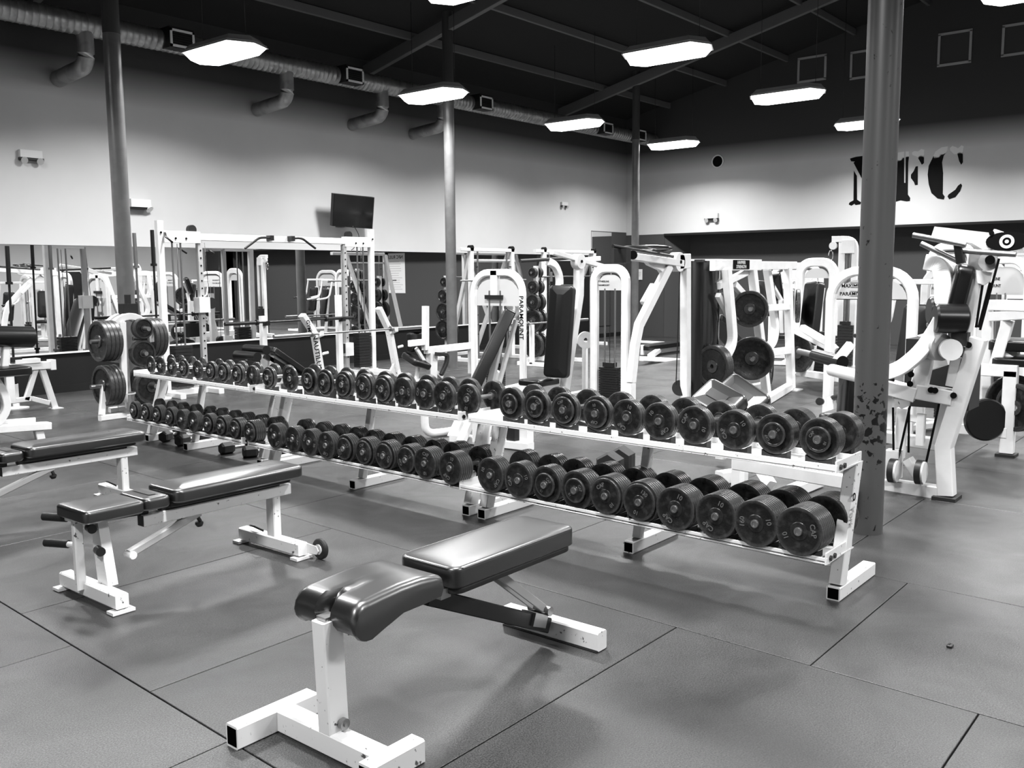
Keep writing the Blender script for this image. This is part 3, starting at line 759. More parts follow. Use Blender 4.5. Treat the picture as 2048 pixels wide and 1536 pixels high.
    Cn = [[(1355, 580), (1370, 450), (1420, 350), (1470, 240), (1560, 180), (1650, 165), (1650, 230), (1590, 300), (1565, 400), (1580, 560), (1575, 860), (1605, 900), (1590, 945), (1500, 930), (1410, 850), (1370, 720)],
          [(1645, 900), (1660, 870), (1760, 800), (1800, 740), (1840, 710), (1858, 740), (1830, 820), (1760, 910), (1670, 940)],
          [(1680, 190), (1715, 160), (1765, 175), (1800, 195), (1850, 150), (1885, 165), (1870, 260), (1870, 400), (1845, 435), (1815, 380), (1790, 280), (1740, 280), (1685, 225)]]
    m, n, b = nodes('pale_topped_letter_paint')  # black letter paint turning blotchy white towards the top
    tc = n.nodes.new('ShaderNodeTexCoord'); no = n.nodes.new('ShaderNodeTexNoise'); no.inputs['Scale'].default_value = 6; no.inputs['Detail'].default_value = 6
    n.links.new(tc.outputs['Object'], no.inputs['Vector'])
    sx = n.nodes.new('ShaderNodeSeparateXYZ'); n.links.new(tc.outputs['Object'], sx.inputs['Vector'])
    q = n.nodes.new('ShaderNodeMapRange'); q.inputs['From Min'].default_value = .75; q.inputs['From Max'].default_value = 1.0; q.inputs['To Min'].default_value = -.35; q.inputs['To Max'].default_value = .45
    n.links.new(sx.outputs['Z'], q.inputs['Value'])
    ad = n.nodes.new('ShaderNodeMath'); n.links.new(q.outputs['Result'], ad.inputs[0]); n.links.new(no.outputs['Fac'], ad.inputs[1])
    r = n.nodes.new('ShaderNodeValToRGB'); r.color_ramp.elements[0].position = .5; r.color_ramp.elements[1].position = .62
    r.color_ramp.elements[0].color = g(.008); r.color_ramp.elements[1].color = g(.8)
    n.links.new(ad.outputs[0], r.inputs['Fac']); n.links.new(r.outputs['Color'], b.inputs['Base Color']); b.inputs['Roughness'].default_value = .8; b.inputs['Specular IOR Level'].default_value = .1
    for nm, pol in (('N', Nn), ('F', Fn), ('C', Cn)):
        pts = [L(pp) for pp in pol]; allp = [q_ for pp in pts for q_ in pp]
        lo = V((XB - .006, sum(p.y for p in allp) / len(allp), min(p.z for p in allp)))
        t = thing('painted_letter', 'black painted capital %s on the far wall%s' % (nm, '' if nm != 'C' else ', its top whitish'), 'wall letter', tuple(lo), 0, 'painted letters on the far wall')
        for pp in pts: part('brush_stroke', MB().prism(pp, (.005, 0, 0)), INK if nm == 'N' else m, t)
    # rules poster in the recess and a notice
    p = A(2062, 520, x=XR - .012)
    t = thing('rules_poster', 'white poster headed with the gym rules in the dark recess', 'poster', (XR - .006, p.y, 1.0))
    part('sheet', MB().box((XR - .006, p.y, 1.62), (.008, .92, 1.25)), PAPER, t)
    M = Matrix.Translation((XR - .012, p.y, 2.12)) @ Matrix(((0, 0, -1, 0), (-1, 0, 0, 0), (0, 1, 0, 0), (0, 0, 0, 1)))
    part('heading', MB().text('NFC RULES', .15, M, .001), INK, t)
    ln = MB(); random.seed(3)
    for k in range(13):
        w_ = random.uniform(.35, .72); ln.box((XR - .0105, p.y + .0, 1.98 - k * .072), (.002, w_, .016))
    part('text_lines', ln, GRY, t)
    p = A(1277, 549, x=19.98)
    t = thing('paper_notice', 'small white paper notice on the grey wall beside the far column', 'notice', (19.98, p.y, p.z - .1))
    part('sheet', MB().box((19.985, p.y, p.z), (.012, .21, .26)), PAPER, t)
    part('text_lines', MB().box((19.977, p.y, p.z + .05), (.003, .15, .012)).box((19.977, p.y, p.z + .01), (.003, .15, .012)).box((19.977, p.y, p.z - .03), (.003, .12, .012)), GRY, t)

# ------------------------------------------------------------------ shared gym pieces
def plate(loc, axis, R, t, label, group, ms=None):
    """a loose weight plate, its bore along axis; its own thing"""
    m = MB().lathe([(.026, 0), (R * .30, 0), (R * .33, t * .25), (R * .78, t * .25), (R * .84, 0), (R - .006, 0), (R, .006), (R, t - .006), (R - .006, t), (R * .84, t), (R * .78, t * .75), (R * .33, t * .75), (R * .3, t), (.026, t), (.026, 0)], loc, axis, 48)
    return single('weight_plate', m, ms or IRON, label, 'weight plate', group, tuple(loc))
def plates_on(start, axis, specs, where, group):
    """a run of plates pushed on a peg; start = inner face, specs = [(R, t), ...] inner to outer"""
    ax = V(axis).normalized(); p = V(start); k = len(specs)
    for i, (R, t) in enumerate(specs):
        pos = 'only plate' if k == 1 else 'outermost plate' if i == k - 1 else 'innermost plate' if i == 0 else '%s plate from the outside' % ORD[k - 1 - i]
        plate(p, ax, R, t, '%s %s' % (pos, where), group)
        p = p + ax * (t + .002)
    return p
def barbell(p, ax, label, L=2.2, mt=None, group=None, sl=.42):
    """olympic bar starting at p along ax"""
    ax = V(ax).normalized(); p = V(p); q = p + ax * L
    t = thing('barbell', label, 'barbell', tuple((p + q) / 2), 0, group)
    part('shaft', MB().cyl(p + ax * sl, q - ax * sl, .014, 14), mt or STEEL, t)
    for a, b in ((p, ax), (q, -ax)):
        part('sleeve', MB().lathe([(0, 0), (.025, 0), (.025, sl), (.04, sl), (.04, sl + .03), (0, sl + .03)], a, b, 20), mt or CHR, t)
    return t

def arch_pts(p0, p1, zt, r=.28, z0=.06):
    p0, p1 = V(p0), V(p1); u = (p1 - p0).normalized()
    a = [V((p0.x, p0.y, z0)), V((p0.x, p0.y, zt - r))]
    a += arc((p0.x + u.x * r, p0.y + u.y * r, zt - r), -u * r, (0, 0, r), 0, 90, 7)[1:]
    b = [V((p1.x, p1.y, z0)), V((p1.x, p1.y, zt - r))]
    b += arc((p1.x - u.x * r, p1.y - u.y * r, zt - r), u * r, (0, 0, r), 0, 90, 7)[1:]
    return a + b[::-1]

def stack(parent, c, u, z0, n, w=.24, d=.10, th=.028):
    """weight stack of n bricks centred at c (x, y) with guide rods; u is the wide direction"""
    u = V(u).normalized(); R = Matrix((u, V((-u.y, u.x, 0)), V((0, 0, 1)))).transposed()
    top = z0
    for k in range(min(n, 14)):
        part('weight_brick', MB().box((c[0], c[1], z0 + th * (k + .5)), (w, d, th - .004), R), BLK, parent)
    top = z0 + th * n
    part('head_block', MB().box((c[0], c[1], top + .03), (w * .62, d * .8, .05), R), BLK, parent)
    return top

def arch_machine(p0, p1, zt, label, w=.085, d=.06, rods=True, nb=12, placard=('FITNESSLINE', 'PARAMOUNT'), side='', base=None, group='white selector machines', seat=None, name='weight_machine', nrm=-1):
    """white inverted-U tower with a shield panel, guide rods and weight stack"""
    p0, p1 = V(p0), V(p1); u = (p1 - p0).normalized(); n = V((-u.y, u.x, 0)) * nrm; mid = (p0 + p1) / 2; W = (p1 - p0).length
    t = thing(name, label, 'gym machine', (mid.x, mid.y, 0), 0, group)
    part('tower_frame', MB().sweep(arch_pts(p0, p1, zt - w / 2, min(.26, W * .36)), w, d, up=n, r=.014), WH, t)
    # shield
    iw = W / 2 - w * .6; r = min(.24, W * .30); zs = zt - .14 - (W > .8) * .16 - .16
    sh = [mid - u * iw + V((0, 0, zs)), mid + u * iw + V((0, 0, zs)), mid + u * iw + V((0, 0, zt - w - r))]
    sh += arc(mid + u * (iw - r) + V((0, 0, zt - w - r)), u * r, (0, 0, r * .85), 0, 90, 5)[1:]
    sh += arc(mid - u * (iw - r) + V((0, 0, zt - w - r)), -u * r, (0, 0, r * .85), 0, 90, 5)[::-1]
    part('shield_panel', MB().prism([q - n * .004 for q in sh], n * .008), PLAC, t)
    if placard:
        zc = zs + (zt - w - zs) * .42
        M = Matrix.Translation(mid + u * 0 + n * .006 + V((0, 0, zc)))
        tv = u if (V((0, 0, 1)).cross(u)).dot(n) < 0 else -u
        tv = u if u.cross(V((0, 0, 1))).dot(n) > 0 else -u
        B = Matrix((tv, V((0, 0, 1)), tv.cross(V((0, 0, 1))))).transposed().to_4x4()
        off = -tv * W * .20
        for k, s in enumerate(placard):
            part('placard_text', MB().text(s, W * .062, Matrix.Translation(off + V((0, 0, W * (.04 - k * .10)))) @ M @ B, .001), INK, t)
    part('base_rail', MB().bar(p0 + V((0, 0, .045)) - u * .04, p1 + V((0, 0, .045)) + u * .04, .07, .06), WH, t)
    for q in (p0, p1): part('foot', MB().box((q.x, q.y, .008), (.13, .13, .016)), RUB, t)
    if rods:
        for s in (-.07, .07): part('guide_rod', MB().cyl(mid + u * s + V((0, 0, .08)), mid + u * s + V((0, 0, zs + .02)), .011, 12), STEEL, t)
        top = stack(t, (mid.x, mid.y), u, .10, nb)
        part('pull_cable', MB().cyl(mid + V((0, 0, top)), mid + V((0, 0, zs)), .004, 6), DARK, t)
    if side:
        pr = p0 if nrm > 0 else p1
        tv = u if u.cross(V((0, 0, 1))).dot(n) > 0 else -u
        B = Matrix((tv, V((0, 0, 1)), tv.cross(V((0, 0, 1))))).transposed().to_4x4()
        q = p0 if (p0 - p1).dot(tv) > 0 else p1
        part('maker_lettering', MB().text(side, .088, Matrix.Translation(q + n * (d / 2 + .002) + V((0, 0, zt - .60))) @ B @ Matrix.Rotation(-PI / 2, 4, 'Z'), .001), INK, t)
    if base:   # seat, back and arm standing off the tower toward direction f
        f = V(base).normalized(); R = Matrix((f, V((-f.y, f.x, 0)), V((0, 0, 1)))).transposed()
        o = mid
        part('main_rail', MB().bar(o + V((0, 0, .05)), o + f * 1.25 + V((0, 0, .05)), .08, .06), WH, t)
        part('cross_foot', MB().bar(o + f * 1.22 - R.col[1] * .3 + V((0, 0, .04)), o + f * 1.22 + R.col[1] * .3 + V((0, 0, .04)), .07, .06), WH, t)
        part('seat_post', MB().bar(o + f * .85 + V((0, 0, .08)), o + f * .85 + V((0, 0, .42)), .06, .08, up=(1, 0, 0)), WH, t)
        part('seat', MB().pad(o + f * .85 + V((0, 0, .47)), (.40, .32, .07), R, .02, .01), VIN, t)
        part('back_post', MB().bar(o + f * .55 + V((0, 0, .08)), o + f * .42 + V((0, 0, 1.25)), .05, .07, up=f), WH, t)
        Rb = frame((R.col[1]), V((f.x * .95, f.y * .95, .16)))
        part('backrest', MB().pad(o + f * .56 + V((0, 0, .90)), (.30, .68, .07), Rb, .02, .01), VIN, t)
        for s in (-1, 1):
            q = o + R.col[1] * .30 * s
            part('press_arm', MB().tube(rounded([q + f * .45 + V((0, 0, 1.45)), q + f * .55 + V((0, 0, 1.0)), q + f * .9 + V((0, 0, .95))], .12), .045, 12), WH, t)
            part('hand_grip', MB().cyl(q + f * .86 + V((0, 0, .95)), q + f * 1.02 + V((0, 0, .94)), .02, 12), RUB, t)
        part('arm_yoke', MB().bar(o + f * .45 - R.col[1] * .33 + V((0, 0, 1.45)), o + f * .45 + R.col[1] * .33 + V((0, 0, 1.45)), .05, .05), WH, t)
    return t

# ------------------------------------------------------------------ left side of the room
def left_machines():
    Y = 11.2
    P = lambda a, b, d=0: A(a, b, y=Y + d)
    t = thing('leg_machine', 'white A-legged machine frame standing by the wall at the far left', 'gym machine', (4.8, Y, 0))
    part('top_beam', MB().bar(P(-60, 741), P(108, 729), .09, .09), WH, t)
    part('beam_cap', MB().box(P(103, 729), (.06, .11, .12)), WH, t)
    part('leg', MB().bar(P(72, 735), P(52, 800), .06, .05, up=(0, 1, 0)), WH, t)
    part('leg', MB().bar(P(82, 732), P(110, 816), .07, .05, up=(0, 1, 0)), WH, t)
    part('leg', MB().bar(P(-40, 742, .5), P(-50, 818, .5), .07, .05, up=(0, 1, 0)), WH, t)
    part('foot', MB().box(P(112, 817) + V((0, 0, .0)), (.12, .14, .02)), WH, t)
    part('lower_beam', MB().bar(P(15, 803), P(62, 797), .05, .06).bar(P(62, 797), P(98, 806), .05, .06), WH, t)
    part('post', MB().bar(P(18, 752), P(22, 806), .09, .07, up=(0, 1, 0)), WH, t)
    part('pad_post', MB().bar(P(12, 695), P(12, 738), .07, .07, up=(0, 1, 0)), WH, t)
    part('stop_block', MB().box(P(30, 719), (.12, .1, .05)), BLK, t)
    part('sliding_plate', MB().box(P(52, 722), (.28, .12, .05)), WH, t)
    Y2_ = 9.2
    Q = lambda a, b, d=0: A(a, b, y=Y2_ + d)
    t = thing('roller_machine', 'machine with a fat black roller pad and low white beam at the left edge', 'gym machine', (3.7, Y2_, 0))
    a, b = Q(-70, 672), Q(66, 674)
    part('roller_pad', MB().lathe([(0, 0), (.088, 0), (.10, .012), (.10, (b - a).length - .012), (.088, (b - a).length), (0, (b - a).length)], a, b - a, 36), VIN, t)
    part('roller_post', MB().bar(Q(12, 690), Q(8, 742), .06, .06, up=(0, 1, 0)), WH, t)
    part('seat', MB().pad(Q(-8, 744), (.55, .34, .08), None, .02, .012), VIN, t)
    part('curved_tube', MB().sweep(rounded([Q(-12, 755), Q(10, 790), Q(14, 820), Q(-4, 845), Q(-22, 848)], .16, 6), .07, .06, up=(0, 1, 0)), WH, t)
    part('low_beam', MB().bar(Q(-60, 862), Q(98, 851), .12, .07), WH, t)
    part('beam_lip', MB().bar(Q(-60, 850, .08), Q(70, 840, .08), .03, .05), WH, t)
    part('leg', MB().bar(Q(76, 858), Q(81, 881), .08, .06, up=(0, 1, 0)), WH, t)
    part('leg', MB().bar(Q(-50, 868), Q(-50, 893), .08, .06, up=(0, 1, 0)), WH, t)

def plate_tree():
    cx, cy = 5.16, 9.95
    t = thing('plate_tree', 'white arch-topped weight plate tree in front of the left column', 'plate rack', (cx, cy, 0))
    def P(a, b, d=0): return A(a, b, y=9.9 + d)
    part('front_post', MB().bar((5.165, 9.83, .17), (5.21, 9.86, 1.06), .07, .05, up=(0, 1, 0)), WH, t)
    part('rear_post', MB().bar((5.42, 10.22, .05), (5.33, 10.1, 1.05), .07, .05, up=(0, 1, 0)), WH, t)
    part('base_beam', MB().bar((4.87, 9.82, .03), (5.35, 9.84, .03), .07, .06), WH, t)
    part('base_beam', MB().bar((5.25, 10.34, .03), (5.85, 10.30, .03), .07, .06), WH, t)
    part('side_brace', MB().bar((4.90, 9.83, .06), (5.02, 9.93, .55), .06, .05, up=(0, 1, 0)), WH, t)
    part('tie_beam', MB().bar((5.18, 9.84, .20), (5.42, 10.25, .20), .05, .05), WH, t)
    for dy in (0, .13):
        pts = arc((5.30, 9.88 + dy, .82), (-.26, 0, 0), (0, 0, .30), 0, 180, 14)
        part('top_arch', MB().sweep(pts, .075, .06, up=(0, 1, 0)), WH, t)
    part('top_block', MB().box((5.33, 9.94, 1.19), (.17, .12, .14)).box((5.33, 9.94, 1.30), (.05, .05, .12)), BLK, t)
    pegs = [((5.16, 9.90, .86), (-1, 0, 0), .30), ((5.16, 9.90, .37), (-1, 0, 0), .33), ((5.42, 9.92, .98), (0, -1, 0), .24), ((5.42, 9.92, .70), (0, -1, 0), .16), ((5.48, 9.94, .33), (0, -1, 0), .24), ((5.40, 10.0, .86), (1, 0, 0), .36), ((5.22, 10.0, .62), (0, 1, 0), .2)]
    for p, ax, L in pegs:
        part('peg', MB().cyl(p, V(p) + V(ax) * L, .024, 16), STEEL, t)
    G = 'plates on the white arch-topped tree'
    plates_on((5.12, 9.90, .86), (-1, 0, 0), [(.225, .045)] * 4, 'on the upper left peg of the arch-topped tree', G)
    plates_on((5.12, 9.90, .37), (-1, 0, 0), [(.225, .04)] * 3 + [(.225, .045)], 'on the lower left peg of the arch-topped tree', G)
    plates_on((5.42, 9.87, .98), (0, -1, 0), [(.115, .045), (.115, .04)], 'on the high front peg of the arch-topped tree', G)
    plates_on((5.42, 9.89, .70), (0, -1, 0), [(.15, .035), (.15, .035)], 'on the middle front peg of the arch-topped tree', G)
    plates_on((5.50, 9.90, .31), (0, -1, 0), [(.20, .04), (.20, .04)], 'on the low front peg of the arch-topped tree', G)
    plates_on((5.56, 10.0, .86), (1, 0, 0), [(.225, .05)] * 3, 'on the right-hand peg of the arch-topped tree', G)
    plates_on((5.52, 10.16, .30), (1, 0, 0), [(.225, .05)] * 2, 'low on the far side of the arch-topped tree', G)
    b = thing('clear_bucket', 'clear plastic bucket on the base of the plate tree', 'bucket', (5.19, 9.84, .06))
    part('bucket_wall', MB().lathe([(.085, 0), (.10, .20), (.106, .20), (.106, .208), (.096, .208), (.08, .006), (0, .006), (0, 0), (.085, 0)], (5.19, 9.84, .062), (0, 0, 1), 32), CLEAR, b)
    part('rim', MB().lathe([(.098, .2), (.108, .2), (.108, .212), (.098, .212), (.098, .2)], (5.19, 9.84, .062), (0, 0, 1), 32), PLAC, b)

def standing_bars():
    # barbells stored on end in floor sockets
    spec = [(14, 492, 11.6, 26, 'leftmost barbell standing on end by the mirror'), (268, 466, 11.5, 283, 'barbell standing on end just right of the left column'),
            (304, 460, 11.0, 316, 'black barbell standing on end beside the left tower of the cable machine')]
    for px, py, y, bx, lab in spec:
        top = A(px, py, y=y); k = A(bx, 700, y=y - .02); d = (k - top); bot = top + d * ((top.z - .06) / (top.z - k.z))
        L = (top - bot).length
        barbell(bot, top - bot, lab, L, DARK if px != 268 else STEEL, 'barbells stored on end')
        t = thing('bar_holder', 'short floor socket holding the %s' % lab.split(' standing')[0] + ' upright', 'bar holder', (bot.x, bot.y, 0), 0, 'floor sockets for barbells')
        part('socket_base', MB().lathe([(.0, 0), (.14, 0), (.14, .015), (.04, .03), (0, .03)], (bot.x, bot.y, 0), (0, 0, 1), 28), WH, t)
        part('socket_tube', MB().lathe([(.030, .03), (.038, .03), (.038, .30), (.030, .30), (.030, .03)], (bot.x, bot.y, 0), (0, 0, 1), 20), WH, t)

def crossover():
    Y = 11.1
    t = thing('cable_crossover', 'wide white cable crossover machine with two towers and a top beam', 'cable machine', (8.2, Y, 0))
    P = lambda a, b, d=0: A(a, b, y=Y + d)
    lx, rx = P(317, 440).x, P(741, 460).x
    for x, s, nm in ((lx, 1, 'left'), (rx, -1, 'right')):
        part('tower_post', MB().bar((x + (0 if s > 0 else -.02), Y, .05), (x, Y, 2.27), .085, .075, up=(0, 1, 0)), WH, t)
        part('header_box', MB().box((x + s * .30, Y, 2.07), (.52, .09, .15)), WH, t)
        part('bolt', MB().cyl((x + s * .2, Y - .045, 2.05), (x + s * .2, Y - .055, 2.05), .014, 10).cyl((x + s * .35, Y - .045, 2.05), (x + s * .35, Y - .055, 2.05), .014, 10).cyl((x, Y - .04, 2.12), (x, Y - .05, 2.12), .014, 10), INK, t)
        px_ = x + s * .56
        ps = part('adjusting_post', MB().bar((px_, Y, .05), (px_, Y, 2.02), .07, .065, up=(0, 1, 0)), GRY, t)
        hl = MB()
        for k in range(17): hl.cyl((px_, Y - .034, .30 + k * .1), (px_, Y - .037, .30 + k * .1), .011, 10)
        part('adjusting_holes', hl, HOLE, ps)
        cz = 1.18 if s > 0 else .42
        part('pulley_carriage', MB().box((px_, Y - .01, cz), (.16, .14, .20)), WH, t)
        part('carriage_pulley', MB().cyl((px_ + s * .11, Y - .07, cz + .02), (px_ + s * .11, Y + .0, cz + .02), .075, 24), BLK, t)
        for k in (.17, .29): part('guide_rod', MB().cyl((x + s * k, Y + .0, .1), (x + s * k, Y, 2.0), .012, 10), STEEL, t)
        for k in range(12): part('weight_brick', MB().box((x + s * .23, Y, .14 + k * .045), (.25, .14, .04)), BLK, t)
        part('cable', MB().tube([(x + s * .23, Y, .66), (x + s * .23, Y - .02, 1.98)], .008, 6).tube([(px_ + s * .1, Y - .04, cz), (px_ + s * .06, Y - .04, 2.0)], .008, 6), DARK, t)
        part('top_pulley', MB().cyl((px_ - s * .1, Y - .03, 2.17), (px_ - s * .1, Y + .03, 2.17), .06, 24), BLK, t)
        part('tower_base', MB().bar((x - .05 * s, Y, .04), (px_ + .15 * s, Y, .04), .09, .08).bar((x, Y - .38, .035), (x, Y + .3, .035), .08, .07).bar((px_ + .05 * s, Y - .30, .035), (px_ + .05 * s, Y + .3, .035), .08, .07), WH, t)
    part('top_beam', MB().bar((lx + .5, Y, 2.075), (rx - .5, Y, 2.075), .08, .09), WH, t)
    for a, b, c in ((486, 497, 0), (0, 0, 1)):
        pass
    for ends in ([(543, 476), (528, 475), (518, 476), (490, 497)], [(585, 477), (598, 476), (606, 478), (631, 497)]):
        q = [P(ex, ey, -.12) for ex, ey in ends]
        part('pull_up_grip', MB().tube(rounded(q, .08, 4), .032, 10), BLK, t)
        part('grip_clamp', MB().box(q[0] + V((0, .06, 0)), (.06, .16, .07)), BLK, t)
    part('pull_up_grip', MB().tube([P(330, 466, -.06), P(332, 474, -.12), P(345, 485, -.12)], .03, 10), BLK, t)
    part('pull_up_grip', MB().tube([P(417, 500, -.3), P(428, 507, -.35)], .026, 10), BLK, t)

def bench_press_area():
    # squat posts with a black bar
    Y = 11.0
    P = lambda a, b, d=0: A(a, b, y=Y + d)
    a, b = P(525, 625), P(674, 560)
    t = thing('bar_rack', 'pair of slim white posts holding a dark barbell before the mirror', 'barbell rack', ((a.x + b.x) / 2, Y, 0))
    for q in (P(525, 632), P(676, 590)):
        part('post', MB().bar((q.x, Y, .05), q, .085, .075, up=(0, 1, 0)), WH, t)
        part('base_foot', MB().bar((q.x, Y - .35, .035), (q.x, Y + .35, .035), .08, .07), WH, t)
        part('bar_hook', MB().prism([(q.x - .03, Y - .04, .86), (q.x - .03, Y - .13, .87), (q.x - .03, Y - .13, .93), (q.x - .03, Y - .10, .90), (q.x - .03, Y - .04, .90)], (.06, 0, 0)), DARK, t)
    part('cross_tie', MB().bar((a.x, Y + .3, .04), (P(676, 590).x, Y + .3, .04), .06, .06), WH, t)
    z = .915
    p = A(452, 661, y=Y - .11)
    barbell((p.x, Y - .085, z), (1, 0, 0), 'dark barbell resting on the slim white posts', 2.25, DARK, sl=.5)
    # bench press with slanted uprights
    Y = 10.35
    P = lambda a, b, d=0: A(a, b, y=Y + d)
    t = thing('bench_press_station', 'white bench press with slanted lettered uprights carrying a barbell', 'bench press', (8.9, Y, 0))
    u1 = [P(604, 630), P(629, 668), P(640, 735)]; u1.append(V((u1[-1].x + .04, Y, .03)))
    part('upright', MB().sweep(rounded(u1, .06, 3), .07, .11, up=(0, 1, 0)), WHS, t)
    u2 = [P(757, 616), P(778, 660), P(792, 735)]; u2.append(V((u2[-1].x + .03, Y, .03)))
    part('upright', MB().sweep(rounded(u2, .06, 3), .07, .11, up=(0, 1, 0)), WHS, t)
    q = P(797, 750)
    part('gusset', MB().prism([(q.x - .25, Y - .02, .02), (q.x + .03, Y - .02, .02), (q.x - .03, Y - .02, .30)], (0, .04, 0)), WHS, t)
    for u in (u1, u2):
        e = u[1]
        part('bar_hook', MB().prism([e + V((-.03, -.05, -.06)), e + V((-.03, -.17, -.02)), e + V((-.03, -.17, .05)), e + V((-.03, -.14, .01)), e + V((-.03, -.05, .0))], (.06, 0, 0)), WHS, t)
        part('lock_pin', MB().cyl((u[2].x + .06, Y, .46), (u[2].x + .15, Y, .47), .02, 12), WHS, t)
        part('base_foot', MB().bar((u[-1].x, Y - .15, .035), (u[-1].x, Y + 1.0, .035), .08, .07), WHS, t)
    part('base_tie', MB().bar((u1[-1].x, Y + .95, .035), (u2[-1].x, Y + .95, .035), .08, .07), WHS, t)
    dn = V((.30, 0, -1)).normalized(); fr = V((0, -1, 0)); rt = dn.cross(fr)
    e = P(632, 702, -.06)
    B = Matrix((dn, rt if rt.x * 1 > 0 else -rt, fr)).transposed()
    dn = (P(640, 735) - P(631, 672)).normalized(); up_ = fr.cross(dn)
    B = Matrix((dn, up_, fr)).transposed().to_4x4()
    part('maker_lettering', MB().text('NAUTILUS', .11, Matrix.Translation(P(634, 704, -.059)) @ B, .001), INK, t)
    part('maker_lettering', MB().text('GYM', .08, Matrix.Translation(P(617, 652, -.059)) @ B, .001), INK, t)
    zb = u1[1].z + .02
    p = A(548, 670, y=Y - .14)
    barbell((p.x, Y - .13, zb - .01), (1, 0, 0), 'chrome barbell lying across the slanted bench press uprights', 2.75, STEEL, sl=.62)
    # decline bench
    Y = 10.75
    P = lambda a, b, d=0: A(a, b, y=Y + d)
    t = thing('decline_bench', 'dark decline bench sloping down behind the middle rack, rollers at its high end', 'bench', (8.3, Y, 0))
    a, b = P(535, 697), P(614, 752)
    d = b - a; Rm = frame(d, d.cross(V((0, 1, 0))) * -1 if d.cross(V((0, 1, 0))).z < 0 else d.cross(V((0, 1, 0))))
    part('backrest', MB().pad((a + b) / 2, (d.length, .30, .08), Rm, .02, .01), VIN, t)
    part('rail', MB().bar(a + V((-.05, 0, -.10)), b + V((0, 0, -.07)), .06, .07), BLK, t)
    part('high_leg', MB().bar(a + V((.05, 0, -.1)), V((a.x + .02, Y, .03)), .07, .06, up=(0, 1, 0)), WHS, t)
    part('low_foot', MB().bar((b.x, Y - .25, .035), (b.x, Y + .25, .035), .07, .07), WHS, t)
    part('high_foot', MB().bar((a.x, Y - .25, .035), (a.x, Y + .25, .035), .07, .07), WHS, t)
    for px, py in ((512, 699), (494, 712)):
        c = P(px, py); part('roller_pad', MB().cyl(c + V((0, -.24, 0)), c + V((0, .24, 0)), .065, 24), VIN, t)
    part('roller_arm', MB().bar(P(493, 716, -.05), P(520, 717, -.05), .05, .06), WHS, t)

def seat_station():
    """low abdominal machine between the bench press and the mid column"""
    Y = 9.6
    P = lambda a, b, d=0: A(a, b, y=Y + d)
    t = thing('preacher_station', 'white station with a dished black seat and curved black handle near the mid column', 'gym machine', (10, Y, 0))
    zf = lambda p: V((p.x, p.y, .03))
    part('tall_post', MB().bar(P(851, 612), P(851, 700), .085, .08, up=(0, 1, 0)), WH, t)
    part('pad_bracket', MB().bar(P(819, 687), P(848, 684), .07, .09), WH, t)
    part('chest_pad', MB().pad(P(832, 684, .14), (.30, .10, .28), None, .03, 0), VIN, t)
    part('top_beam', MB().bar(P(852, 701), P(944, 691), .09, .10), WH, t)
    q = P(864, 705); part('front_post', MB().bar(q, zf(q) + V((-.02, 0, 0)), .15, .10, up=(0, 1, 0)), WH, t)
    q2_ = P(942, 693); part('rear_post', MB().bar(q2_, zf(q2_), .08, .08, up=(0, 1, 0)), WH, t)
    part('strut', MB().bar(P(869, 742), zf(P(884, 768)), .06, .05, up=(0, 1, 0)), WH, t)
    part('curved_handle', MB().sweep(rounded([P(872, 708, -.1), P(895, 709, -.1), P(893, 726, -.1), P(882, 750, -.1)], .10, 5), .055, .055, up=(0, 1, 0)), RUB, t)
    sp = []
    for a, b in ((815, 710), (822, 728), (832, 737), (852, 728)): sp.append(P(a, b))
    R = frame((1, 0, -.25), (.3, -.4, 1))
    part('seat', MB().pad(P(833, 722), (.36, .36, .09), R, .03, -.03), VIN, t)
    part('seat_bar', MB().bar(P(832, 696, .05), P(848, 722, .02), .05, .05), WH, t)
    part('seat_leg', MB().bar(P(836, 735), zf(P(832, 748)), .05, .05, up=(0, 1, 0)), WH, t)
    part('seat_foot', MB().bar(zf(P(826, 750)), zf(P(852, 735)), .06, .04), WH, t)

def plate_column(cx, cy, label, G, rows, ms=None, where=''):
    """upright plate rack: a post with pegs to two sides"""
    t = thing('plate_rack', label, 'plate rack', (cx, cy, 0))
    part('post', MB().bar((cx, cy, .05), (cx, cy, rows[0][0] + .12), .07, .07, up=(0, 1, 0)), WH, t)
    part('base', MB().bar((cx - .3, cy, .035), (cx + .3, cy, .035), .08, .07).bar((cx, cy - .3, .035), (cx, cy + .3, .035), .08, .07), WH, t)
    for z, R, n in rows:
        for s, nm in ((-1, 'left'), (1, 'right')):
            part('peg', MB().cyl((cx, cy, z), (cx + s * (.06 + n * .04), cy, z), .022, 12), STEEL, t)
            for k in range(n):
                plate((cx + s * (.045 + k * .037) - (0 if s > 0 else .0), cy, z), (s, 0, 0), R, .034, '%s %s plate, %s side of the %s' % ('outer' if k == n - 1 else 'inner', {0: 'top', 1: 'second', 2: 'third', 3: 'fourth', 4: 'bottom'}[rows.index((z, R, n))], nm, where), G)
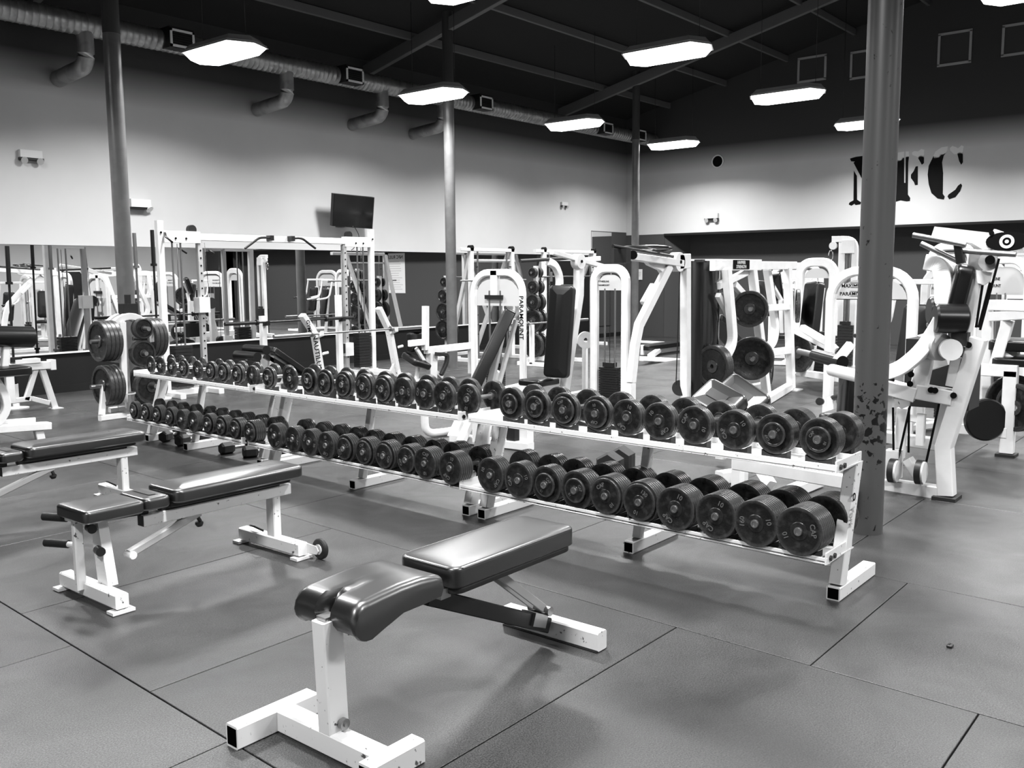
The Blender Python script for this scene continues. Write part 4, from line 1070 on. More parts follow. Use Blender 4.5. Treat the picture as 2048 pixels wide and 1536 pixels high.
# ------------------------------------------------------------------ machines in the middle
def smith(px0, px1, y, zt, label, lower=1.0, n=3):
    """smith machine frame between two pixel columns, standing in the plane y"""
    a = A(px0, 560, y=y); b = A(px1, 560, y=y); x0, x1 = a.x, b.x
    t = thing('smith_machine', label, 'smith machine', ((x0 + x1) / 2, y, 0), 0, 'white smith machines by the wall')
    for x in (x0, x1):
        part('upright', MB().bar((x, y, .05), (x, y, zt), .09, .08, up=(0, 1, 0)), WH, t)
        s = 1 if x == x0 else -1
        part('guide_rod', MB().cyl((x + .16 * s, y - .02, .1), (x + .16 * s, y - .02, zt - .05), .016, 12), STEEL, t)
        part('rear_strut', MB().bar((x + .04 * s, y + .03, zt - .05), (x + .2 * s, y + .75, .08), .07, .06, up=(1, 0, 0)), WH, t)
        part('base_rail', MB().bar((x, y - .35, .035), (x, y + .85, .035), .08, .07), WH, t)
        hk = MB()
        for k in range(8): hk.cyl((x + .07 * s, y - .05, .5 + k * .17), (x + .12 * s, y - .05, .5 + k * .17), .012, 8)
        part('catch_pegs', hk, DARK, t)
    part('top_beam', MB().bar((x0 - .3, y, zt - .03), (x1 + .04, y, zt - .03), .08, .06), WH, t)
    part('mid_tie', MB().bar((x0, y, zt - .21), (x1, y, zt - .21), .03, .03), WH, t)
    part('rear_tie', MB().bar((x0 + .2, y + .75, .09), (x1 - .2, y + .75, .09), .07, .06), WH, t)
    for x in (x0, x1): part('top_cap', MB().cyl((x, y - .04, zt), (x, y + .04, zt), .05, 18), DARK, t)
    part('bar_carriage', MB().cyl((x0 - .35, y - .06, lower), (x1 + .35, y - .06, lower), .015, 12).cyl((x0 + .16, y - .06, lower - .1), (x0 + .16, y - .06, lower + .1), .035, 16).cyl((x1 - .16, y - .06, lower - .1), (x1 - .16, y - .06, lower + .1), .035, 16), STEEL, t)
    return t

def middle_machines():
    smith(942, 1023, 11.0, 2.02, 'white smith machine standing right of the middle column', 1.45)
    smith(1088, 1187, 11.6, 2.05, 'white smith machine farther along the wall, left of the corner mirror', 1.5)
    # plate rack with rising sizes seen between the machines
    G = 'plates on the wall side plate racks'
    plate_column(A(1072, 600, y=10.3).x, 10.3, 'slim white plate rack right of the lettered arch machine', G, [(1.58, .09, 2), (1.32, .12, 2), (1.05, .15, 2), (.72, .21, 2), (.28, .22, 2)], where='rack beside the lettered arch machine')
    plate_column(A(893, 600, y=11.8).x, 11.8, 'white plate rack at the mirror behind the middle column', G, [(1.42, .09, 1), (1.17, .12, 2), (.88, .17, 2), (.55, .19, 2)], where='rack behind the middle column')
    # long bar across the gap
    p = A(1030, 652, y=9.7)
    t = thing('barbell_stand', 'low stand under a thin steel barbell behind the lettered arch machine', 'barbell rack', (p.x + 1.0, 9.7, 0))
    zb = A(1075, 646, y=9.7).z
    for x in (p.x + .45, p.x + 1.55):
        part('post', MB().bar((x, 9.7, .04), (x, 9.7, zb - .02), .07, .07, up=(0, 1, 0)), WH, t); part('foot', MB().bar((x, 9.35, .035), (x, 10.0, .035), .07, .07), WH, t)
    barbell((p.x - .1, 9.7, zb), (1, 0, 0), 'thin steel barbell behind the lettered arch machine', 2.2, STEEL)

    # --- lettered arch machine with sloping board (x about 8.95)
    x = 8.95
    pa, pb = V((x, A(1046, 700, x=x).y, 0)), V((x, A(948, 640, x=x).y, 0))
    t = arch_machine(pa, pb, 1.62, 'white lettered arch machine with a black sloping backboard, behind the middle rack', rods=False, side='PARAMOUNT', placard=None, w=.09, nrm=1)
    m = (pa + pb) / 2
    Q = lambda a, b, d=0: A(a, b, x=x - .25 + d)
    # sloping backboard seen edge-on
    a, b = A(1008, 616, x=8.75), A(952, 800, x=8.35)
    d = (b - a); Rm = frame(d, V((-1, 0, .55)))
    Rm = frame(d, V((-.6, .7, .45)))
    part('backrest', MB().pad((a + b) / 2 + V((-.0, .0, 0)), (d.length, .28, .14), Rm, .02, .01), VIN, t)
    a2, b2 = A(1014, 622, x=8.85), A(975, 792, x=8.55)
    part('backrest_beam', MB().bar(a2, b2, .09, .05, up=(1, 0, 0)), WH, t)
    part('support_strut', MB().bar(A(1032, 640, x=8.85), A(996, 775, x=8.7), .05, .05, up=(1, 0, 0)), WH, t)
    p, q = A(975, 790, x=8.15), A(1078, 764, x=8.75)
    q = V((q.x, q.y, p.z))
    part('foot_beam', MB().bar(A(968, 790, y=7.45), A(1068, 768, y=7.45), .10, .09), WH, t)
    e = A(1070, 768, y=7.45); part('beam_cap', MB().box(e, (.05, .11, .12)), BLK, t)
    part('foot_beam_leg', MB().bar((8.6, 7.45, .03), (8.6, 7.45, .18), .07, .07, up=(1, 0, 0)), WH, t)
    part('shield_sign', MB().prism([A(*c, x=x + .02) for c in ((962, 575), (980, 575), (980, 548), (972, 548), (962, 560))], (.01, 0, 0)), PLAC, t)
    part('shield_sign', MB().prism([A(*c, x=x + .02) for c in ((1000, 575), (1038, 575), (1038, 562), (1030, 546), (1000, 544))], (.01, 0, 0)), PLAC, t)
    mk = MB()
    for k in range(5): mk.box(A(1018, 549 + k * 4.5, x=x + .008), (.002, .18 - (k % 2) * .08, .012))
    part('sign_marks', mk, GRY, t)
    part('square_column', MB().bar((x, A(990, 600, x=x).y, 1.28), (x, A(990, 600, x=x).y, 1.60), .11, .06, up=(1, 0, 0)), WH, t)
    yy = A(990, 600, x=x).y
    for s in (-.09, .09): part('guide_rod', MB().cyl((x, yy + s, .1), (x, yy + s, 1.35), .013, 10), STEEL, t)
    part('crosshead', MB().box((x, yy, 1.27), (.08, .28, .05)), BLK, t)
    stack(t, (x, yy), (0, 1, 0), .1, 10)
    part('cam_wheel', MB().lathe([(.10, -.02), (.15, -.02), (.15, .02), (.10, .02), (.10, -.02)], A(1020, 614, x=x + .12), (1, .2, 0), 30).cyl(A(1020, 614, x=x + .12) + V((-.015, 0, 0)), A(1020, 614, x=x + .12) + V((.015, 0, 0)), .05, 20), WH, t)
    part('pulley', MB().cyl((8.8, 7.5, .28), (8.84, 7.5, .28), .08, 24), WH, t)

    # --- narrow arch tower with black stack and tall pads to its left
    x = 9.08
    pa, pb = V((x, A(1251, 700, x=x).y, 0)), V((x, A(1189, 700, x=x).y, 0))
    t = arch_machine(pa, pb, 1.66, 'narrow white arch machine with a tall black weight stack, centre of the room', w=.10, d=.07, nb=13, placard=('FITNESSLINE', 'PARAMOUNT'), nrm=1)
    arm = 'pullover_machine'
    t = thing(arm, 'white slanted-post machine with tall black pads left of the narrow arch tower', 'gym machine', (8.9, 6.6, 0), 0)
    yq = 6.55
    P = lambda a, b, d=0: A(a, b, y=yq + d)
    part('slanted_post', MB().sweep([P(1158, 520), P(1157, 590), P(1124, 812)], .11, .09, up=(0, 1, 0)), WH, t)
    h = P(1155, 523)
    part('pivot_plate', MB().cyl(h + V((0, -.06, 0)), h + V((0, .04, 0)), .09, 24), WH, t)
    part('pivot_bolt', MB().cyl(h + V((0, -.07, 0)), h + V((0, -.06, 0)), .018, 12), INK, t)
    part('upper_arm', MB().bar(P(1103, 504), P(1205, 533), .055, .06, up=(0, 1, 0)), WH, t)
    part('counter_arm', MB().bar(P(1198, 517, .2), P(1170, 520, .1), .05, .06), WH, t)
    a, b = P(1127, 572, -.02), P(1111, 755, -.02)
    d = b - a; part('backrest', MB().pad((a + b) / 2, (d.length, .30, .13), frame(d, V((-1, -.3, .1))), .025, .01), VIN, t)
    a, b = P(1138, 570, .16), P(1128, 690, .16)
    d = b - a; part('side_pad', MB().pad((a + b) / 2, (d.length, .2, .12), frame(d, V((-1, -.3, .1))), .02, .01), VIN, t)
    part('curved_arm', MB().sweep(rounded([P(1096, 523, .35), P(1110, 530, .35), P(1120, 555, .35), P(1116, 598, .35)], .18, 6), .085, .07, up=(0, 1, 0)), WH, t)
    part('hand_bar', MB().cyl(P(1040, 522, .35), P(1142, 516, .35), .022, 12), RUB, t)
    part('hand_grip', MB().cyl(P(1112, 599, .32), P(1118, 604, .32), .03, 12), BLK, t)
    part('seat', MB().pad(P(1078, 760, .2) + V((0, 0, -.02)), (.42, .36, .07), None, .02, .01), VIN, t)
    part('seat_post', MB().bar(P(1078, 766, .2), V((P(1078, 766, .2).x, yq + .2, .04)), .06, .06, up=(0, 1, 0)), WH, t)
    part('floor_rail', MB().bar((P(1040, 780).x, yq + .2, .04), (P(1200, 780).x, yq + .2, .04), .08, .07), WH, t)
    part('cable', MB().cyl(P(1168, 520), P(1164, 600), .006, 6), DARK, t)
    part('cam_plate', MB().lathe([(.03, 0), (.11, 0), (.11, .04), (.03, .04), (.03, 0)], P(1170, 680, .3), (-.6, -.8, 0), 28), WH, t)
    part('cam_post', MB().bar(P(1170, 690, .34), V((P(1170, 690, .34).x, P(1170, 690, .34).y, .04)), .06, .06, up=(0, 1, 0)), WH, t)
    part('cross_foot', MB().bar((P(1124, 812).x, yq - .1, .035), (P(1124, 812).x, yq + .9, .035), .08, .07), WH, t)

    # --- lat machine with half-round black shroud
    yq = 5.1
    P = lambda a, b, d=0: A(a, b, y=yq + d)
    base = P(1371, 818)
    t = thing('lat_machine', 'white lat machine with a tall half-round black shroud and raised top bars', 'gym machine', (base.x, yq, 0))
    part('main_post', MB().bar((base.x, yq, .03), P(1371, 520), .10, .09, up=(0, 1, 0)), WH, t)
    part('main_arm', MB().bar(P(1248, 511), P(1360, 527), .11, .075, up=(0, 0, 1)), WH, t)
    pv = P(1353, 524)
    part('pivot_plate', MB().cyl(pv + V((0, -.05, 0)), pv + V((0, .05, 0)), .105, 28).bar(pv, P(1374, 522), .1, .16), WH, t)
    part('pivot_bolt', MB().cyl(pv + V((0, -.06, 0)), pv + V((0, -.05, 0)), .02, 12), INK, t)
    part('arm_gusset', MB().prism([P(1290, 518), P(1345, 527), P(1330, 552), P(1322, 540), P(1300, 530)], (0, .05, 0)), WH, t)
    part('slanted_strut', MB().sweep([P(1338, 531), P(1278, 650), P(1270, 690), P(1262, 765)], .10, .07, up=(0, 1, 0)), WH, t)
    part('inner_strut', MB().bar(P(1305, 570, .1), P(1285, 606, .1), .05, .05, up=(0, 1, 0)), WH, t)
    part('strut_foot', MB().bar((P(1262, 765).x, yq, .10), (P(1262, 765).x, yq, P(1262, 765).z), .09, .07, up=(0, 1, 0)), WH, t)
    for dd, a, b in ((0, (1226, 492), (1352, 514)), (.25, (1262, 492), (1318, 502))):
        part('top_bar', MB().tube([P(*a, dd), P(*b, dd)], .035, 12), DARK, t)
    part('top_ring', MB().tube(arc(P(1292, 497, .1), (.14, 0, -.02), (0, .3, 0), 0, 350, 20), .03, 8), DARK, t)
    part('arm_end_block', MB().box(P(1245, 512, -.02), (.09, .14, .14)), BLK, t)
    part('hand_wheel', MB().cyl(P(1266, 510, -.08), P(1266, 510, -.03), .045, 16), INK, t)
    # shroud: half cylinder
    c = V((P(1410, 600).x, yq + .10, 0)); r = .25; zt = P(1408, 522).z
    pr = [(c.x + r * math.cos(math.radians(k)), c.y - .02 + r * .95 * math.sin(math.radians(k))) for k in range(180, 361, 12)]
    m = MB(); pr2 = [(c.x + (px - c.x) * .96, c.y + (py - c.y) * .96) for px, py in pr]
    m.add([V((a, b, .05)) for a, b in pr] + [V((a, b, zt)) for a, b in pr], [(i, i + 1, len(pr) + i + 1, len(pr) + i) for i in range(len(pr) - 1)], True)
    m.add([V((a, b, .05)) for a, b in pr2] + [V((a, b, zt)) for a, b in pr2], [(i, i + 1, len(pr) + i + 1, len(pr) + i) for i in range(len(pr) - 1)], True)
    m.box((c.x, c.y + .0, (zt + .05) / 2), (r * 2, .03, zt - .05))
    part('shroud', m, mat('gloss_black_shroud', .008, .18, coat=.5), t)
    part('shroud_cap', MB().prism([(a + (a - c.x) * .12, b + (b - c.y) * .12, zt) for a, b in pr], (0, 0, .02)), WH, t)
    part('shroud_cap', MB().box((c.x - .2, yq - .05, zt + .0), (.14, .1, .03)), BLK, t)
    M = Matrix.Translation((c.x + .07, c.y - r * .93 - .02, 1.38)) @ Matrix.Rotation(PI / 2, 4, 'X')
    part('maker_script', MB().text('Cybex', .09, M @ Matrix.Rotation(.0, 4, 'Z'), .001), DARK, t)
    part('script_line', MB().box((c.x + .06, c.y - r * .95 - .03, 1.32), (.22, .004, .012)), STEEL, t)
    part('cable', MB().cyl(P(1360, 540), P(1352, 770), .006, 6), DARK, t)
    part('low_pulley', MB().cyl(P(1360, 776, .04), P(1360, 776, .09), .09, 24), BLK, t)
    part('floor_rail', MB().bar((P(1262, 765).x, yq, .04), (c.x + .3, yq, .04), .09, .08), WH, t)

    # --- low frames farther back on the floor
    t = thing('low_bench_frame', 'low white bench frame with a dark pad, on the floor beyond the lat machine', 'bench', (13.5, 8.2, 0))
    yq = 8.3; P = lambda a, b, d=0: A(a, b, y=yq + d)
    z = .1
    part('floor_rail', MB().bar(P(1283, 717), P(1372, 722), .09, .08), WH, t)
    part('cross_rail', MB().bar(P(1300, 713), P(1318, 700, .8), .09, .08), WH, t)
    part('pad', MB().pad(P(1330, 690, .8), (1.7, .3, .09), None, .02, .01), VIN, t)
    part('pad_rail', MB().bar(P(1270, 683, .95), P(1375, 688, .95), .06, .05), WH, t)
    for px in (1285, 1360):
        p = P(px, 690, .8); part('leg', MB().bar((p.x, p.y, .04), (p.x, p.y, p.z), .06, .06, up=(0, 1, 0)), WH, t)

def plate_loaded():
    # plate-loaded press: two-bay frame in the plane y about 4.9
    yq = 4.88
    P = lambda a, b, d=0: A(a, b, y=yq + d)
    x0, x1 = P(1533, 795).x, P(1582, 780).x
    t = thing('plate_loaded_press', 'white plate-loaded press frame with a labelled top beam and round plates', 'gym machine', ((x0 + x1) / 2, yq, 0))
    part('top_beam', MB().bar(P(1425, 530), P(1518, 530), .07, .13), WH, t)
    part('top_sleeve', MB().bar(P(1518, 531), P(1590, 531), .06, .10), WH, t)
    part('front_post', MB().bar(P(1504, 537), (x0, yq, .03), .10, .09, up=(0, 1, 0)), WH, t)
    part('rear_post', MB().bar(P(1575, 535), (x1, yq, .03), .10, .09, up=(0, 1, 0)), WH, t)
    part('bent_lever', MB().sweep(rounded([P(1453, 537, -.1), P(1463, 645, -.1), P(1466, 685, -.1), P(1448, 718, -.1)], .25, 5), .11, .08, up=(0, 1, 0)), WH, t)
    part('bent_lever', MB().sweep(rounded([P(1534, 537, .1), P(1551, 655, .1), P(1548, 680, .1), P(1530, 705, .1)], .25, 5), .09, .08, up=(0, 1, 0)), WH, t)
    part('cross_brace', MB().bar(P(1497, 542, .05), P(1436, 572, .05), .08, .06, up=(0, 1, 0)).bar(P(1468, 568, .05), P(1502, 606, .05), .08, .06, up=(0, 1, 0)), WH, t)
    part('cross_brace', MB().bar(P(1436, 590, -.02), P(1462, 640, -.02), .06, .06, up=(0, 1, 0)), WH, t)
    part('side_rail', MB().bar(P(1510, 618), P(1578, 613), .08, .08), WH, t)
    part('side_rail', MB().bar(P(1530, 707), P(1580, 700), .08, .09), WH, t)
    part('base_rail', MB().bar((x0 - .9, yq - .35, .05), (x1, yq + .02, .05), .10, .09), WH, t)
    part('base_rail', MB().bar((x0 - .2, yq + .4, .05), (x1, yq + .35, .05), .09, .08), WH, t)
    for x in (x0, x1): part('foot_plate', MB().box((x + .02, yq, .008), (.22, .22, .016)), WH, t)
    s0 = P(1483, 524, -.036); s1 = P(1504, 537, -.036)
    s0 = P(1478.5, 530, -.04)
    part('label_plate', MB().box(P(1483, 529, -.04), (.42, .006, .105)), INK, t)
    q = P(1483, 529, -.045)
    M = Matrix.Translation(q) @ Matrix.Rotation(PI / 2, 4, 'X')
    part('label_text', MB().text('HAMMER', .052, M @ Matrix.Translation((0, .022, 0)), .001).text('STRENGTH', .052, M @ Matrix.Translation((0, -.027, 0)), .001), PAPER, t)
    for c, r in (((1503, 618), .05), ((1507, 717), .05)):
        e = P(*c, -.12); part('plate_horn', MB().cyl(e + V((.28, .10, 0)), e + V((-.13, -.045, 0)), .024, 16), STEEL, t)
    a, b = P(1526, 606, .3), P(1547, 585, .9)
    part('seat_back', MB().pad(P(1527, 597, .35), (.46, .30, .10), frame((.1, 0, 1), (-.5, -.8, .1)), .03, .01), VIN, t)
    part('head_pad', MB().pad(P(1548, 574, .5), (.40, .22, .09), frame((-.35, 0, 1), (-.9, -.3, -.35)), .03, .01), VIN, t)
    part('arm_pad_bracket', MB().bar(P(1540, 562, .5), P(1565, 605, .4), .05, .05, up=(0, 1, 0)), WH, t)
    part('inner_strut', MB().bar(P(1562, 600, .4), P(1565, 665, .4), .06, .06, up=(0, 1, 0)), WH, t)
    part('sloping_pad', MB().pad(P(1460, 675, .9), (1.2, .28, .09), frame((1, 0, -.62), (.6, 0, 1)), .02, .01), VIN, t)
    part('foot_lever', MB().bar(P(1440, 715, .2), P(1480, 725, .2), .05, .05), BLK, t)
    G = 'plates on the plate-loaded machines'
    for c, R, n, nm in (((1503, 618), .215, 2, 'upper front horn'), ((1507, 717), .26, 2, 'lower front horn')):
        e = P(*c, -.10)
        for k in range(n): plate(e + V((.05 - k * .042, .04 - k * .015, 0)), (-1, -.35, 0), R, .04, '%s round plate on the %s of the labelled press' % (['inner', 'outer'][k], nm), G)
    e = P(1438, 738, -.1)
    for k in range(3): plate(e + V((.02 + k * .045, .1, .02)), (1, -.25, 0), .24, .04, 'black weight plate just right of the black shroud, %s of three' % ['left', 'middle', 'right'][k], G)
    e = P(1537, 735, .45); plate(e, (.3, -1, 0), .235, .045, 'black weight plate behind the lower front plate of the labelled press', G)
    e = P(1592, 612, .2); plate(e, (.5, -1, 0), .23, .045, 'upper black weight plate at the right side of the labelled press', G)
    e = P(1595, 705, .2)
    for k in range(2): plate(e + V((-.05 * k, -.02, 0)), (1, -.5, 0), .27, .04, 'large lower black weight plate right of the labelled press, %s' % ['outer', 'inner'][k], G)

# ------------------------------------------------------------------ right-hand machines
def right_machines():
    # far arch machine with sloping board
    x = 13.6
    pa, pb = V((x, A(1663, 700, x=x).y, 0)), V((x, A(1596, 700, x=x).y, 0))
    t = arch_machine(pa, pb, 1.76, 'white arch machine with a leaning black pad, far right of the labelled press', w=.13, d=.09, nb=12, placard=None, nrm=1, rods=False)
    a, b = A(1632, 565, x=12.6), A(1613, 690, x=12.4)
    d = b - a; part('backrest', MB().pad((a + b) / 2, (d.length, .30, .13), frame(d, V((-1, .6, .2))), .025, .01), VIN, t)
    part('backrest_beam', MB().bar(A(1642, 575, x=12.7), A(1618, 740, x=12.6), .10, .08, up=(1, 0, 0)), WH, t)
    part('base_rail', MB().bar(A(1598, 745, x=12.7), A(1700, 760, x=11.2), .09, .09), WH, t)
    part('side_lever', MB().bar(A(1590, 660, x=12.3), A(1660, 695, x=11.6), .08, .08), WH, t)
    stack(t, (12.9, A(1640, 720, x=12.9).y), (0, 1, 0), .1, 14, w=.4, d=.2, th=.04)
    # tall cable tower
    x = 14.5
    y0 = A(1682, 600, x=x).y; zt = A(1690, 478, x=x).z
    t = thing('cable_tower', 'tall white cable tower with a hooked top arm, left of the chipped column', 'cable machine', (x, y0, 0))
    y1 = A(1707, 600, x=x).y
    part('front_post', MB().bar((x, y0, .05), (x, y0, zt - .05), .10, .09, up=(1, 0, 0)), WH, t)
    part('rear_post', MB().sweep(rounded([(x, y1, .05), (x, y1, zt), (x, A(1665, 480, x=x).y, zt)], .22, 6), .09, .07, up=(1, 0, 0)), WH, t)
    part('pulley_cheek', MB().box((x - .03, (y0 + y1) / 2, zt - .12), (.05, abs(y0 - y1), .20)), WH, t)
    part('top_pulley', MB().cyl((x - .05, A(1668, 487, x=x).y, zt - .10), (x + .0, A(1668, 487, x=x).y, zt - .10), .06, 18), WH, t)
    part('snap_hook', MB().tube(arc((x, A(1662, 495, x=x).y, zt - .25), (0, .035, 0), (0, 0, .08), 0, 330, 12), .018, 8), CHR, t)
    for s in (.35, .65): part('guide_rod', MB().cyl((x, y0 + (y1 - y0) * s, .1), (x, y0 + (y1 - y0) * s, zt - .2), .02, 10), STEEL, t)
    stack(t, (x, (y0 + y1) / 2), (0, 1, 0), .1, 14, w=.26, d=.18, th=.045)
    part('base_rail', MB().bar((x, y0 + .3, .05), (x, y1 - .3, .05), .1, .09).bar((x, y0, .05), (x - 1.2, y0, .05), .1, .09), WH, t)
    # big arch behind the chipped column
    x = 8.7
    pa, pb = V((x, A(1822, 700, x=x).y, 0)), V((x, A(1659, 700, x=x).y, 0))
    t = arch_machine(pa, pb, 1.60, 'broad white arch machine partly hidden by the chipped column', w=.085, d=.08, nb=14, placard=('MAXIMUS  &', 'PARAMOUNT'), nrm=1)
    for k in range(6): pass
    pl = MB(); p = A(1712, 580, x=x - .01)
    for k in range(4): pl.box(p + V((0, .0, .07 - k * .04)), (.003, .11, .008))
    part('chart_lines', pl, GRY, t)
    part('lever_arm', MB().sweep([A(1604, 655, x=x + .3), A(1655, 685, x=x + .2), A(1672, 700, x=x + .2)], .07, .06), WH, t)
    a, b = A(1630, 710, x=7.9), A(1685, 725, x=7.6)
    part('roller_pad', MB().cyl(a, b, .055, 24), VIN, t)
    part('roller_tip', MB().cyl(A(1598, 703, x=8.1), a, .028, 14), STEEL, t)
    part('roller_link', MB().bar(A(1674, 722, x=7.6), A(1702, 688, x=7.7), .07, .06), WH, t)
    a, b = A(1664, 740, x=7.2), A(1740, 758, x=6.75)
    part('thick_arm', MB().tube([a, b], .095, 18), WH, t)
    part('arm_opening', MB().cyl(a + (a - b).normalized() * .001, a + (a - b).normalized() * .002, .036, 16), HOLE, t)
    part('knob', MB().cyl(A(1639, 803, x=8.2), A(1641, 803, x=8.3), .035, 16), BLK, t)
    q = A(1663, 795, x=8.2); part('short_post', MB().bar((q.x, q.y, .04), q, .06, .06, up=(1, 0, 0)), WH, t)
    part('hand_grip', MB().cyl(A(1666, 796, x=8.2), A(1680, 792, x=8.1), .025, 12), RUB, t)
    a = A(1695, 798, x=7.3); part('seat_back', MB().pad(a, (.46, .34, .10), frame((0, .1, 1), (-.6, 1, .05)), .03, .01), VIN, t)
    part('seat', MB().pad(A(1700, 836, x=7.4), (.40, .40, .08), None, .02, .01), VIN, t)
    part('floor_rail', MB().bar((8.3, A(1600, 850, x=8.3).y, .05), (7.4, A(1710, 860, x=7.4).y, .05), .1, .09), WH, t)
    # second arch with oval label, farther back
    x = 9.8
    pa, pb = V((x, A(1960, 700, x=x).y, 0)), V((x, A(1846, 700, x=x).y, 0))
    arch_machine(pa, pb, 1.62, 'white arch machine with a lettered shield, just right of the chipped column', w=.085, d=.07, nb=13, placard=('LATERAL', 'PARAMOUNT'), nrm=1, base=(-1, .4, 0))
    x = 12.2
    pa, pb = V((x, A(1935, 700, x=x).y, 0)), V((x, A(1856, 700, x=x).y, 0))
    arch_machine(pa, pb, 1.90, 'taller white arch machine behind the lettered shield, upper right', w=.10, d=.08, nb=13, placard=('', ''), nrm=1)

    # --- large lat machine at the right (plane x about 6.75)
    xq = 6.75
    P = lambda a, b, d=0: A(a, b, x=xq + d)
    foot = A(1890, 1000, z=0)
    xq = foot.x + .04
    t = thing('seated_press', 'large white cable press with bent post and twin black rollers, at right', 'gym machine', (foot.x, foot.y, 0))
    W9 = .105
    part('bent_post', MB().sweep([V((xq, foot.y, .03)), P(1889, 893), P(1957, 677)], W9, .10, up=(1, 0, 0)), WH, t)
    part('rubber_foot', MB().box((xq, foot.y, .012), (.18, .15, .024)), RUB, t)
    part('inner_brace', MB().bar(P(1873, 885, .25), P(1898, 790, .1), .07, .07, up=(1, 0, 0)), WH, t)
    part('low_rail', MB().bar(P(1700, 960, .1), P(1880, 985), .09, .10, up=(1, 0, 0)), WH, t)
    part('low_rail', MB().bar(P(1760, 872, .9), P(1885, 890, .6), .09, .08, up=(1, 0, 0)), WH, t)
    part('mid_rail', MB().bar(P(1836, 782), P(1908, 795), .10, .13, up=(1, 0, 0)), WH, t)
    part('mid_post', MB().bar(P(1834, 795), P(1852, 712), .10, .09, up=(1, 0, 0)), WH, t)
    part('post_cap', MB().box(P(1852, 712), (.11, .11, .04)), GRY, t)
    part('mid_post', MB().bar(P(1904, 772), P(1915, 715), .07, .08, up=(1, 0, 0)), WH, t)
    part('seat_rail', MB().bar(P(1770, 772, -.05), P(1832, 789, -.02), .10, .12, up=(1, 0, 0)), WH, t)
    part('link_plate', MB().prism([P(1786, 790, -.08), P(1822, 790, -.08), P(1818, 812, -.08), P(1804, 818, -.08), P(1790, 810, -.08)], (.02, 0, 0)), GRY, t)
    for c in ((1783, 760), (1822, 749), (1820, 768), (1803, 804), (1862, 780), (1870, 781), (1907, 791), (1937, 690)):
        part('bolt', MB().cyl(P(*c, -.075), P(*c, -.06), .021, 14), INK, t)
    part('curved_lever', MB().sweep(rounded([P(1745, 748, -.2), P(1795, 742, -.18), P(1843, 705, -.12), P(1876, 655, -.1), P(1884, 640, -.1)], .2, 6), .10, .09, up=(1, 0, 0)), WH, t)
    part('yoke', MB().sweep(rounded([P(1858, 525, .2), P(1884, 530, .15), P(1888, 560, .1), P(1889, 612, .05)], .14, 6), .11, .09, up=(1, 0, 0)), WH, t)
    a, b = P(1868, 628, .3), P(1900, 640, .15)
    u = V((.5, -.9, -.02)).normalized()
    for c, dd in ((P(1901, 637, -.1), .17), (P(1888, 622, .12), .14)):
        part('roller_pad', MB().lathe([(0, 0), (.085, 0), (.098, .012), (.098, .19), (.085, .20), (0, .20)], c - u * .1, u, 32), VIN, t)
    part('roller_axle', MB().cyl(P(1858, 650, .15), P(1905, 640, -.05), .022, 12), STEEL, t)
    part('knee_cam', MB().cyl(P(1885, 695, -.10), P(1885, 695, -.10) + V((.04, .06, 0)), .09, 28), GRY, t)
    part('knee_cam', MB().cyl(P(1903, 700, -.16), P(1903, 700, -.16) + V((.06, .03, 0)), .07, 28), WH, t)
    part('stop_block', MB().box(P(1921, 678, -.05), (.08, .10, .09)), BLK, t)
    part('upper_post', MB().sweep([P(1918, 690, .12), P(1952, 560, .12), P(1958, 500, .12)], .10, .10, up=(1, 0, 0)), WH, t)
    part('upper_bracket', MB().prism([P(1952, 540, .05), P(1984, 545, .05), P(1980, 562, .05), P(1968, 570, .05), P(1955, 566, .05)], (.03, 0, 0)), WH, t)
    part('backrest', MB().pad(P(1914, 596, .15), (.46, .34, .11), frame((0, -.22, 1), (-.3, 1, .2)), .03, .01), VIN, t)
    # top beam and its emblem
    bm = [P(1869, 453), P(1984, 466), P(1988, 458), P(2045, 478), P(2045, 500), P(1996, 492), P(1972, 503), P(1944, 486), P(1862, 474)]
    part('top_beam', MB().prism(bm, (.06, 0, 0)), WH, t)
    part('beam_underside', MB().prism([P(1930, 482, .1), P(2035, 505, .1), P(2010, 512, .1), P(1952, 500, .1)], (.05, 0, 0)), GRY, t)
    part('bolt', MB().cyl(P(1983, 466, -.01), P(1983, 466, 0), .016, 12), INK, t)
    c = P(2014, 483, -.002)
    ey = MB(); e = []
    for k in range(24):
        a_ = 2 * PI * k / 24; s_ = abs(math.sin(a_)) ** .9 * (1 if math.sin(a_) > 0 else -1)
        e.append(c + V((0, .125 * math.cos(a_), .062 * s_)))
    part('eye_emblem', MB().prism(e, (-.003, 0, 0)), INK, t)
    part('eye_ring', MB().lathe([(.026, 0), (.044, 0), (.044, .003), (.026, .003)], c + V((-.0065, 0, 0)), (1, 0, 0), 28), PAPER, t)
    part('eye_pupil', MB().cyl(c + V((-.0075, 0, 0)), c + V((-.0035, 0, 0)), .012, 20), PAPER, t)
    for a_, b_, dd in (((1826, 470), (1932, 490), -.15), ((1920, 501), (2032, 509), -.1), ((1842, 487), (1915, 522), .1)):
        part('pull_bar', MB().cyl(P(*a_, dd), P(*b_, dd), .018, 12), STEEL, t)
    part('hanging_bracket', MB().bar(P(1916, 484, -.1), P(1922, 527, -.1), .05, .06, up=(1, 0, 0)), BLK, t)
    part('pulley_housing', MB().cyl(P(1977, 523, .0), P(1977, 523, .06), .06, 24), GRY, t)
    part('pulley', MB().cyl(P(1980, 520, -.04), P(1980, 520, .0), .03, 20), INK, t)
